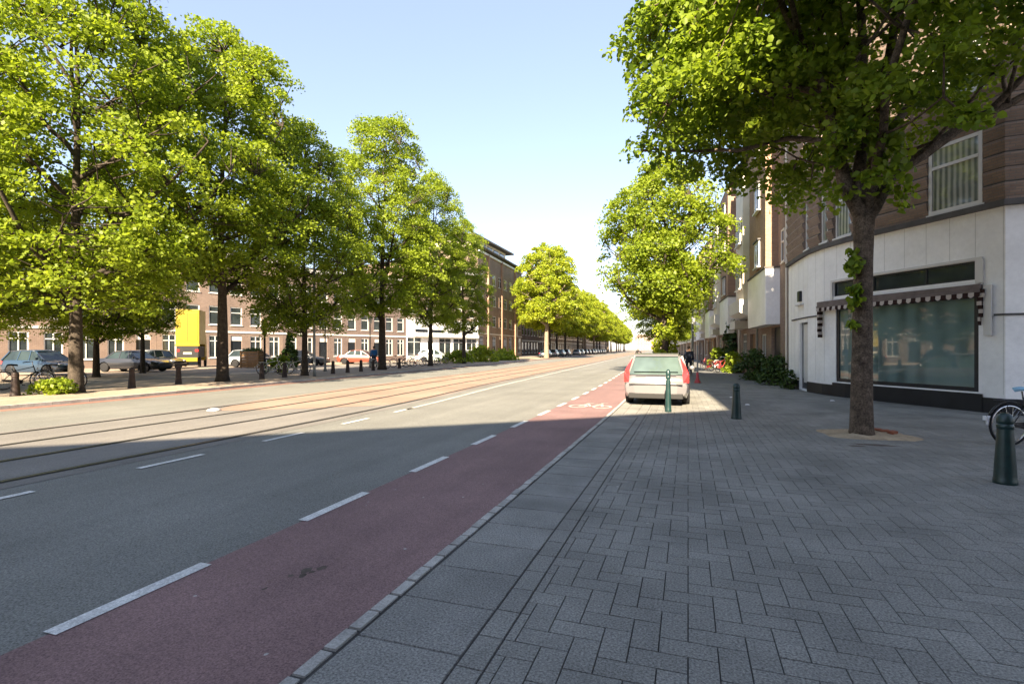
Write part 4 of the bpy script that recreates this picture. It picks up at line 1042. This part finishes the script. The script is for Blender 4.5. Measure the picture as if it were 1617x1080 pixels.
    mb = MB(); mb.lathe([(0,0.03),(0.085,0.03),(0.09,0.035),(0.09,0.04),(0,0.045)], 20, (0.44,0,0.29), 'y')
    mb.bar((0.44,0.06,0.29),(0.55,0.06,0.17),0.012,0.02,(0,1,0)); mb.bar((0.44,-0.05,0.29),(0.33,-0.05,0.41),0.012,0.02,(0,1,0))
    mb.box(0.51,0.60,0.07,0.15,0.155,0.18); mb.box(0.28,0.37,-0.14,-0.06,0.40,0.425); mb.build('crank', A['black'], b)
    mb = MB(); secs = [[(x, y, z) for y, z in ((0.03,0.355-hh),(0.05,0.355-hh),(0.05,0.355+hh),(0.03,0.355+hh))] for x, hh in ((-0.05,0.04),(0.2,0.045),(0.4,0.07),(0.53,0.06),(0.56,0.02))]
    mb.loft([[ (x, y, z-0.05*max(0,x)/0.5) for x,y,z in s_] for s_ in secs]); mb.build('chain_case', A['black'], b, bevel=0.004)
    mb = MB(); mb.poly([(0.36,0.02,0.3),(0.30,0.12,0.02)], 0.008, 6); mb.build('kickstand', A['chrome'], b)
    mb = MB(); mb.lathe([(0.0,0.0),(0.03,0.005),(0.035,0.03),(0.035,0.045),(0,0.045)], 12, (0.93,0,0.80), 'x'); mb.build('headlight', A['chrome'], b, smooth=True)
    if basket:
        mb = MB()
        for z in (0.85,0.95,1.05):
            mb.poly([(0.92,-0.16,z),(1.2,-0.18,z),(1.2,0.18,z),(0.92,0.16,z),(0.92,-0.16,z)], 0.008, 5)
        for k in range(8): mb.poly([(1.2,-0.17+k*0.048,0.84),(1.2,-0.17+k*0.048,1.06)], 0.005, 4)
        mb.box(0.93,1.19,-0.16,0.16,0.835,0.845); mb.build('basket', A['wood'], b)
    return b
bk0 = bicycle('black city bicycle with light blue saddle and white mudguard tip at the right edge', saddle='saddle')
bk0.location = (5.02, 10.75, 0); bk0.rotation_euler = (0,0,T+0.05)
bk1 = bicycle('dark bicycle leaning towards the leftmost tree, nearest its trunk', detail=False, group='parked bicycles on the left side')
bk1.location = (-23.0,12.9,0.06); bk1.rotation_euler = (0,0,0.5)
gB = 'parked bicycles on the left side'
for (x,y,rz,lb,fr) in ((-24.3,12.3,0.9,'dark bicycle behind the left edge bollard','black'),(-23.6,14.2,2.6,'dark bicycle just behind the leftmost trunk','black'),(-25.2,11.2,0.2,'dark bicycle before the dark hatchback','black'),
                    (-23.9,24.4,0.5,'pale bicycle right of the thick bare trunk','offwhite'),(-23.4,26.0,0.2,'pale bicycle beside the yellow-green bush','offwhite'),
                    (-23.6,35.4,0.3,'pale bicycle by the person in blue','offwhite'),
                    (-23.4,38.0,0.6,'dark bicycle left of the white shop car','black'),(-23.5,39.4,0.4,'second dark bicycle left of the thin trunk','black'),(-23.4,40.9,0.8,'red-brown bicycle beside the thin trunk','redpaint'),(-23.6,44.2,0.5,'dark bicycle right of the thin trunk','black'),
                    (-23.5,45.8,0.7,'second dark bicycle right of the thin trunk','black')):
    dup(bk1, (x,y,0.06), rz, lb, swap={'black_paint': A[fr]} if fr != 'black' else None)
bk2 = dup(bk1, (1.9,37.5,0), 1.0, 'red bicycle on the right pavement, nearest the thin post', swap={'black_paint': A['redpaint']}, group='red bicycles on the right pavement')
dup(bk2, (1.6,40.0,0), 2.1, 'red bicycle behind the nearest red one', group='red bicycles on the right pavement')
dup(bk1, (2.1,42.5,0), 0.5, 'pale bicycle behind the red bicycles', swap={'black_paint': A['offwhite']}, group='red bicycles on the right pavement')

# ------------------------------------------------------------------ cars
def wheel_set(root, L, W, r, xs):
    for X in xs:
        for s in (-1,1):
            y0 = s*(W/2-0.20); mb = MB()
            mb.lathe([(r*0.62,-0.11),(r*0.93,-0.105),(r,-0.07),(r,0.07),(r*0.93,0.105),(r*0.62,0.11)], 24, (s*(W/2-0.115), X, r), 'x')
            w_ = mb.build('wheel', A['rubber'], root, smooth=True)
            mb = MB(); c = s*(W/2-0.02)
            mb.lathe([(0,0),(r*0.2,0.0),(r*0.22,-0.02*s),(r*0.5,-0.03*s),(r*0.6,-0.0),(r*0.64,-0.01*s),(r*0.64,-0.1*s)], 20, (c, X, r), 'x')
            mb.build('rim', A['rim'], w_, smooth=True)
def car(label, paint, L=4.2, W=1.74, H=1.45, style='hatch', group=None, glassm='carglass'):
    # y = 0 at the rear bumper, +y forward, x across
    b = thing('parked_car', label, 'car', group=group); hw = W/2
    zb = 0.92 if style != 'van' else 1.05; zs = 0.22
    fr = 0.66 if style == 'wagon' else 0.64
    st = [(0.0,0.80,0.52,0.74),(0.07,0.90,0.32,zb-0.10),(0.30,0.965,zs,zb-0.01),(0.9,1.0,zs,zb),(L*0.45,1.0,zs,zb-0.01),(L*fr,1.0,zs,zb-0.02),(L*0.75,0.99,zs,zb-0.07),(L*0.9,0.95,zs,zb-0.17),(L-0.12,0.86,0.28,zb-0.27),(L,0.72,0.42,0.60)]
    arch = (0.82 if style != 'wagon' else 0.92, L-0.85)
    ys = sorted(set([s_[0] for s_ in st] + [a_+d for a_ in arch for d in (-0.42,-0.36,-0.27,-0.15,0,0.15,0.27,0.36,0.42)]))
    def at(y):
        for p, q in zip(st, st[1:]):
            if p[0] <= y <= q[0]:
                t = (y-p[0])/(q[0]-p[0]); return [p[k]+(q[k]-p[k])*t for k in range(4)]
        return list(st[-1])
    secs = []
    for y in ys:
        _, f, z0, z1 = at(y); zl = z0
        for a_ in arch:
            if abs(y-a_) < 0.40: zl = max(zl, 0.30+math.sqrt(max(0, 0.375**2-(y-a_)**2))*1.0)
        m = (z1-z0)
        half = [(hw*f*0.93, zl), (hw*f*0.99, max(zl+0.005, z0+m*0.22)), (hw*f, max(zl+0.01, z0+m*0.5)), (hw*f*0.985, max(zl+0.015, z0+m*0.78)), (hw*f*0.93, z1-0.02), (hw*f*0.80, z1+0.015), (0, z1+0.03)]
        secs.append([(x,y,z) for x,z in half] + [(-x,y,z) for x,z in reversed(half[:-1])])
    mb = MB(); mb.loft(secs); body = mb.build('body', A[paint], b, smooth=True)
    md = body.modifiers.new('edge', 'EDGE_SPLIT'); md.split_angle = R(38)
    mb = MB(); mb.box(-hw*0.82,hw*0.82,0.25,L-0.3,0.2,0.62); mb.build('underbody', A['trim'], b)
    # cabin: (y_belt, y_roof, w_belt, w_roof, z_roof)
    if style == 'wagon': cab = [(0.10,0.42,0.87,0.70,H-0.03),(1.15,1.25,0.90,0.74,H-0.0),(2.05,2.1,0.91,0.75,H+0.01),(3.45,2.62,0.89,0.72,H-0.03)]
    elif style == 'van': cab = [(0.05,0.15,0.92,0.82,H-0.03),(1.6,1.6,0.93,0.84,H),(L*0.6,L*0.55,0.92,0.82,H),(L*0.83,L*0.66,0.88,0.78,H-0.05)]
    elif style == 'sedan': cab = [(0.75,1.35,0.86,0.68,H-0.05),(1.8,1.85,0.90,0.72,H),(2.5,2.4,0.90,0.72,H),(L*0.71,L*0.56,0.88,0.70,H-0.05)]
    else: cab = [(0.12,0.55,0.86,0.70,H-0.04),(1.2,1.3,0.90,0.74,H),(2.0,2.0,0.90,0.74,H),(L*0.74,L*0.56,0.88,0.70,H-0.05)]
    mb = MB(); S_ = []
    for yb, yr, wb, wr, zr in cab:
        S_.append([(hw*wb,yb,zb-0.04),(hw*wr,yr,zr-0.05),(hw*wr*0.8,yr,zr-0.02),(-hw*wr*0.8,yr,zr-0.02),(-hw*wr,yr,zr-0.05),(-hw*wb,yb,zb-0.04)])
    mb.loft(S_); mb.build('windows', A[glassm], b)
    mb = MB(); S_ = []
    for k, (yb, yr, wb, wr, zr) in enumerate(cab):
        dy = -0.04 if k == 0 else (0.03 if k == len(cab)-1 else 0); e = 0.012
        S_.append([(hw*wr+e,yr+dy,zr-0.06),(hw*wr*0.93,yr+dy,zr-0.015),(hw*wr*0.6,yr+dy,zr+0.018),(-hw*wr*0.6,yr+dy,zr+0.018),(-hw*wr*0.93,yr+dy,zr-0.015),(-hw*wr-e,yr+dy,zr-0.06)])
    mb.loft(S_); mb.build('roof', A[paint], b, smooth=True)
    for k, (yb, yr, wb, wr, zr) in enumerate(cab):
        for s in (-1,1):
            mb = MB(); wd = 0.11 if (k == 0 and style in ('wagon','hatch')) else 0.06
            mb.bar((s*(hw*wb+0.004), yb+(0.02 if k==0 else 0), zb-0.05), (s*(hw*wr+0.004), yr, zr-0.05), wd if k in (0,) else 0.03, wd if k else 0.07, (0,1,0)); mb.build('pillar', A[paint], b)
    wheel_set(b, L, W, 0.31, arch)
    for s in (-1,1):
        mb = MB()
        if style == 'wagon':
            mb.loft([[(s*hw*0.80,-0.0,0.66),(s*hw*0.965,0.13,0.66),(s*hw*0.975,0.19,0.68),(s*hw*0.80,0.10,0.68)],
                     [(s*hw*0.79,0.02,0.90),(s*hw*0.965,0.12,0.90),(s*hw*0.965,0.22,0.92),(s*hw*0.79,0.12,0.92)],
                     [(s*hw*0.80,0.10,1.02),(s*hw*0.915,0.16,1.02),(s*hw*0.915,0.26,1.03),(s*hw*0.80,0.2,1.03)],
                     [(s*hw*0.715,0.35,1.33),(s*hw*0.765,0.38,1.33),(s*hw*0.765,0.46,1.33),(s*hw*0.715,0.43,1.33)]])
        else: mb.loft([[(s*hw*0.66,-0.01,0.68),(s*hw*0.93,0.09,0.68),(s*hw*0.93,0.2,0.68),(s*hw*0.66,0.1,0.68)],[(s*hw*0.66,0.02,0.84),(s*hw*0.92,0.10,0.84),(s*hw*0.92,0.22,0.84),(s*hw*0.66,0.12,0.84)]])
        mb.build('tail_light', A['redlens'], b)
        mb = MB(); mb.loft([[(s*hw*0.50,L-0.02,0.56),(s*hw*0.80,L-0.12,0.56),(s*hw*0.82,L-0.25,0.56),(s*hw*0.5,L-0.2,0.56)],[(s*hw*0.50,L-0.06,0.68),(s*hw*0.80,L-0.14,0.70),(s*hw*0.82,L-0.28,0.70),(s*hw*0.5,L-0.22,0.69)]]); mb.build('headlight', A['whitelens'], b)
        mb = MB(); mb.sphere((s*(hw+0.07), L*0.66 if style!='wagon' else 3.15, zb+0.06), 0.09,0.05,0.07); mb.build('wing_mirror', A[paint], b, smooth=True)
    mb = MB(); mb.box(-0.26,0.26,-0.02,0.06,0.70,0.81) if style == 'wagon' else mb.box(-0.26,0.26,-0.03,0.03,0.55,0.66); mb.build('number_plate', A['plate'], b)
    mb = MB(); mb.box(-hw*0.80,hw*0.80,(-0.118 if style=='wagon' else -0.03),0.10,0.22,0.36); mb.box(-hw*0.7,hw*0.7,L-0.1,L+0.01,0.26,0.40); mb.build('bumper_skirt', A['trim'], b, bevel=0.02)
    return b
v = car('silver estate car parked with its rear facing the viewer, tall red tail lights', 'silver', 4.72, 1.83, 1.42, 'wagon', glassm='volvoglass')
v.location = (-0.86, 15.05, -0.0)
# estate details: rear bumper, chrome strip, roof rails, spoiler, wiper, exhaust
hw = 1.83/2
mb = MB(); mb.loft([[(hw*f*x, y, z) for x, y, z in ((-0.90,0.16,zz),(-0.86,0.02,zz),(-0.6,-0.07,zz),(0,-0.10,zz),(0.6,-0.07,zz),(0.86,0.02,zz),(0.90,0.16,zz),(0.0,0.3,zz))] for f, zz in ((0.96,0.30),(1.03,0.38),(1.06,0.52),(1.05,0.60),(1.0,0.64))]); bm_ = mb.build('rear_bumper', A['silver'], v, smooth=False, bevel=0.02)
mb = MB(); mb.box(-0.72,0.72,-0.112,-0.09,0.60,0.625); mb.build('bumper_strip', A['trim'], bm_)
mb = MB(); mb.box(-0.55,0.55,0.0,0.03,0.865,0.885); mb.build('tailgate_trim', A['chrome'], v)
mb = MB(); mb.loft([[(x,0.28,1.395),(x,0.31,1.43),(x,0.55,1.475),(x,0.55,1.44)] for x in (-0.60,0.60)]); mb.build('spoiler', A['silver'], v)
for s in (-1,1):
    mb = MB(); mb.poly([(s*0.60,0.62,1.44),(s*0.60,0.66,1.50),(s*0.61,1.5,1.525),(s*0.60,2.4,1.50),(s*0.60,2.44,1.45)], 0.016, 8); mb.build('roof_rail', A['trim'], v, smooth=True)
mb = MB(); mb.poly([(0.0,0.12,0.97),(0.28,0.16,1.05)], 0.01, 6); mb.build('wiper', A['trim'], v)
mb = MB(); mb.poly([(-0.55,-0.08,0.28),(-0.55,0.2,0.28)], 0.035, 12); mb.build('exhaust_pipe', A['chrome'], v)
mb = MB(); mb.lathe([(0,-0.0),(0.02,0),(0.02,0.04),(0.045,0.06),(0.03,0.1),(0,0.11)],12,(-0.58,1.0,1.47)); mb.build('roof_knob', A['trim'], v, smooth=True)
mb = MB(); mb.loft([[(x,0.085,0.965),(x,0.07,0.965),(x,0.335,1.385),(x,0.345,1.385)] for x in (-0.60,0.60)]); 
mb.build('rear_window', A['volvoglass'], v, uv=True)
ch = car('dark blue hatchback parked at the left edge behind the bicycles', 'carblue', 4.1, 1.72, 1.47, 'hatch', 'cars parked on the left side'); ch.location = (-37.5,19.5,0.065); ch.rotation_euler = (0,0,R(-80))
cs = car('black saloon parked behind the leftmost trunk', 'carblack', 4.5, 1.76, 1.42, 'sedan', 'cars parked on the left side'); cs.location = (-37.8,24.6,0.065); cs.rotation_euler = (0,0,R(-75))
SW = lambda k, src='carblue': {src+'_paint': A[k]}
GC = 'cars parked on the left side'
for (src,x,y,rz,k,lb) in ((ch,-40.6,28.6,-80,'carblack','black hatchback in the shade left of the yellow truck'),(ch,-38.6,29.9,-170,'cargrey','dark grey hatchback immediately left of the yellow truck'),
                      (ch,-37.0,34.4,-75,'carsilver','silver-blue hatchback beside the yellow truck, right of it'),(cs,-35.8,38.5,-70,'cargrey','grey saloon right of the thick bare trunk'),
                      (cs,-34.5,46.0,-75,'carsilver','silver saloon behind the low forking tree'),(cs,-33.8,44.5,-68,'carred','low red car in front of the mauve row houses'),
                      (ch,-30.2,54.5,-70,'carwhite','white hatchback in front of the white shop'),(cs,-30.0,66,-30,'carsilver','silver saloon right of the thin trunk by the shop')):
    dup(src, (x,y,0.065), R(rz), lb, swap=SW(k, 'carblue' if src is ch else 'carblack'))
# far parked cars beside the left kerb
cols = ['carblue','carsilver','carteal','cargrey','carsilver','carwhite','carblue','cargrey','carblack','carwhite','carsilver','carblue','cargrey','carwhite']
for i in range(14):
    Y = 88 + i*7.2 + (8 if i > 3 else 0); src = ch if i % 2 else cs
    x = -20.5 - bend(Y)
    dup(src, (x, Y, 0.065), R(3), 'car parked under the far left trees, %s past the pale trunk' % ORD[i], swap=SW(cols[i], 'carblue' if src is ch else 'carblack'), group='far parked cars along the left kerb')
for i, (Y, k) in enumerate(((52,'carblack'),(66,'cargrey'),(73,'carwhite'))):
    dup(ch, (-0.9-bend(Y), Y, 0.0), R(3), ('black','grey','white')[i]+' car parked at the right kerb beyond the bright tree', swap=SW(k), group='cars parked at the right kerb')

# yellow box truck
t = thing('box_truck', 'bright yellow box truck parked with its rear to the street', 'truck'); t.scale = (0.85,0.6,1.1); t.location = (-38.9,31.8,0.065); t.rotation_euler = (0,0,R(40))
mb = MB(); mb.box(-1.0,1.0,0,4.6,1.75,4.35); mb.build('cargo_box', A['yellowpaint'], t, bevel=0.04)
mb = MB(); mb.box(-1.03,1.03,-0.03,0.05,1.6,1.76); mb.box(-0.85,0.85,-0.06,0.0,0.45,0.75); mb.build('rear_bumper', A['yellowpaint'], t, bevel=0.02)
mb = MB(); mb.box(-0.9,0.9,0.02,4.6,0.75,1.6); mb.build('chassis', A['trim'], t)
for s in (-1,1):
    mb = MB(); mb.box(s*0.78-0.14,s*0.78+0.14,-0.02,0.04,1.2,1.36); mb.build('tail_light', A['redlens'], t)
mb = MB(); mb.box(-0.35,0.35,-0.01,0.03,1.0,1.15); mb.build('number_plate', A['plate'], t)
mb = MB(); mb.loft([[(-0.95,4.75,0.5),(0.95,4.75,0.5),(0.95,4.75,2.5),(-0.95,4.75,2.5)],[(-0.95,5.6,0.5),(0.95,5.6,0.5),(0.95,5.5,2.5),(-0.95,5.5,2.5)],[(-0.93,6.3,0.5),(0.93,6.3,0.5),(0.93,6.2,1.3),(-0.93,6.2,1.3)]]); mb.build('cab', A['yellowpaint'], t, bevel=0.04)
wheel_set(t, 6, 2.0, 0.42, (1.1, 5.3))
mb = MB(); mb.box(-0.85,0.85,-0.02,0.005,2.0,4.1); mb.build('rear_door', A['yellowpaint'], t, bevel=0.01)
mb = MB(); mb.box(-0.01,0.01,-0.03,-0.018,2.0,4.1); mb.build('door_seam', A['trim'], t)

# ------------------------------------------------------------------ lamps, posts
def lantern(label, loc, h=4.4):
    b = thing('street_lamp', label, 'street lamp', group='lantern posts on the left side'); b.location = loc
    mb = MB(); mb.lathe([(0.0,0),(0.12,0),(0.12,0.1),(0.08,0.2),(0.07,0.9),(0.05,1.0),(0.04,h-0.1),(0.06,h-0.05),(0.0,h)], 12); mb.build('post', A['greypaint'], b, smooth=True)
    mb = MB(); mb.lathe([(0.0,h),(0.10,h),(0.2,h+0.42),(0.0,h+0.42)], 8); hd = mb.build('lamp_glass', A['lampglass'], b)
    mb = MB(); mb.lathe([(0.25,h+0.421),(0.22,h+0.5),(0.1,h+0.62),(0.0,h+0.66)], 12); mb.build('hood', A['greypaint'], hd, smooth=True)
    return b
lantern('left lantern post between the low forking tree and the slender one', (-23.8,29.9,0.06), 3.2)
lantern('right lantern post, touching the slender tree trunk', (-24.9,36.9,0.06), 3.6)
b = thing('tram_mast', 'tall thin grey mast behind the low forking tree', 'pole'); b.location = (-20.0,24.2,0.06)
mb = MB(); mb.poly([(0,0,0),(0,0,0.3),(0,0,9.5)], [0.09,0.075,0.05], 10); mb.build('shaft', A['greypaint'], b, smooth=True)
mb = MB(); mb.sphere((0,0,9.55),0.08,0.08,0.1); mb.build('cap', A['greypaint'], b, smooth=True)
b = thing('pole', 'slim dark pole in front of the pale pink houses', 'pole'); b.location = (-24.7,25.4,0.06)
mb = MB(); mb.poly([(0,0,0),(0,0,3.2)], 0.06, 8); mb.build('shaft', A['trim'], b, smooth=True)
mb = MB(); mb.box(-0.16,0.16,-0.03,0.03,2.5,3.3); mb.build('sign_panel', A['trim'], b, bevel=0.01)
b = thing('sign_post', 'thin grey post with a red foot right of the silver estate car', 'post'); b.location = (0.42,26.0,0)
mb = MB(); mb.poly([(0,0,0),(0,0,1.75)], 0.035, 8); mb.build('shaft', A['greypaint'], b)
mb = MB(); mb.lathe([(0.0,0),(0.16,0),(0.14,0.05),(0.06,0.22),(0.05,0.5),(0,0.5)], 12); mb.build('foot', A['redpaint'], b, smooth=True)
b = thing('street_lamp', 'tall grey lamp mast against the crown of the bright right tree', 'street lamp'); b.location = (0.3,38,0)
mb = MB(); mb.poly([(0,0,0),(0,0,0.9),(0,0,8.5)], [0.1,0.08,0.05], 10); mb.build('post', A['greypaint'], b, smooth=True)
mb = MB(); mb.poly([(0,0,8.4),(-0.5,0,8.75),(-1.3,0,8.8)], 0.03, 8); ar = mb.build('arm', A['greypaint'], b)
mb = MB(); mb.sphere((-1.5,0,8.78),0.32,0.12,0.08); mb.build('lamp_head', A['lampglass'], ar, smooth=True)
# brown planter crate by the pale bicycles
b = thing('planter', 'brown wooden planter box between the thick trunk and the conical shrub', 'planter'); b.location = (-33.5,33.2,0.06)
mb = MB()
for k in range(6): mb.box(-0.9,0.9,-0.35,-0.31,0.05+k*0.22,0.24+k*0.22); mb.box(-0.9,0.9,0.31,0.35,0.05+k*0.22,0.24+k*0.22); mb.box(-0.94,-0.9,-0.35,0.35,0.05+k*0.22,0.24+k*0.22); mb.box(0.9,0.94,-0.35,0.35,0.05+k*0.22,0.24+k*0.22)
mb.build('boards', A['wood'], b)
for x in (-0.9,0.9):
    for y in (-0.33,0.33): MB().box(x-0.05,x+0.05,y-0.05,y+0.05,0,1.42).build('corner_post', A['wood'], b)
leaf_mesh('plants', [((x*0.25,0,1.5),0.4,(0,0,1),60) for x in range(-3,4)], A['leafG'], b, 0.12, False, 12)

# ------------------------------------------------------------------ people
def person(label, loc, rz, top='bluecloth', legs='jeans', h=1.75, stride=0.25, group=None):
    root = thing('person', label, 'person', group=group); root.location = loc; root.rotation_euler = (0,0,rz); k = h/1.75
    J = dict(pel=(0,0,0.95), w=(0,0,1.1), ch=(0,0,1.35), nk=(0,0,1.50), hd=(0,0.02,1.60), ht=(0,0.02,1.74),
             hl=(-0.1,0,0.92), kl=(-0.11,stride*0.5,0.50), al=(-0.11,stride*0.6,0.09), tl=(-0.12,stride*0.6+0.16,0.03),
             hr=(0.1,0,0.92), kr=(0.11,-stride*0.2,0.50), ar=(0.11,-stride*0.8,0.11), tr=(0.12,-stride*0.8+0.15,0.04),
             sl=(-0.19,0,1.43), el=(-0.25,-0.06,1.14), wl=(-0.25,0.08,0.90), fl=(-0.25,0.12,0.80), sr=(0.19,0,1.43), er=(0.25,0.04,1.14), wr=(0.25,0.16,0.92), fr=(0.25,0.2,0.82))
    rad = dict(pel=.15,w=.13,ch=.155,nk=.055,hd=.085,ht=.06,hl=.09,kl=.06,al=.042,tl=.035,hr=.09,kr=.06,ar=.042,tr=.035,sl=.06,el=.042,wl=.03,fl=.025,sr=.06,er=.042,wr=.03,fr=.025)
    E_ = ['pel w','w ch','ch nk','nk hd','hd ht','pel hl','hl kl','kl al','al tl','pel hr','hr kr','kr ar','ar tr','ch sl','sl el','el wl','wl fl','ch sr','sr er','er wr','wr fr']
    ks = list(J)
    def skin(name, keys, grow, mat, parent):
        ids = [q for q in ks if q in keys]; me = bpy.data.meshes.new(name)
        me.from_pydata([tuple(c*k for c in J[q]) for q in ids], [(ids.index(e.split()[0]), ids.index(e.split()[1])) for e in E_ if e.split()[0] in ids and e.split()[1] in ids], [])
        o = bpy.data.objects.new(name, me); COL.objects.link(o); o.parent = parent
        m = o.modifiers.new('skin','SKIN'); sv = me.skin_vertices[0].data if me.skin_vertices else None
        if sv is None:
            bpy.context.view_layer.update(); me.attributes.new
            bpy.context.view_layer.objects.active = o; bpy.ops.mesh.customdata_skin_add(); sv = me.skin_vertices[0].data
        for i, q in enumerate(ids): sv[i].radius = ((rad[q]+grow)*k,)*2; sv[i].use_root = (i == 0)
        o.modifiers.new('sub','SUBSURF').render_levels = 1; me.materials.append(A[mat]); return o
    bd = skin('body', ks, 0, 'skin', root)
    skin('jacket', ['pel','w','ch','sl','el','wl','sr','er','wr'], 0.018, top, root)
    skin('trousers', ['pel','hl','kl','al','hr','kr','ar'], 0.014, legs, root)
    mb = MB(); mb.sphere((0,-0.005*k,1.68*k),0.093*k,0.10*k,0.095*k); mb.build('hair', A['hair'], root, smooth=True)
    return root
person('person in a blue jacket standing beside the slender tree trunk', (-24.2,36.4,0.06), 1.0, 'bluecloth')
person('person in dark clothing walking on the right pavement beyond the estate car', (0.05,33.5,0), 0.1, 'jeans')
person('person in dark clothing by the doorway of the tall block', (-25.2,66.5,0.06), 2.0, 'carblack_' if False else 'jeans', h=1.8)
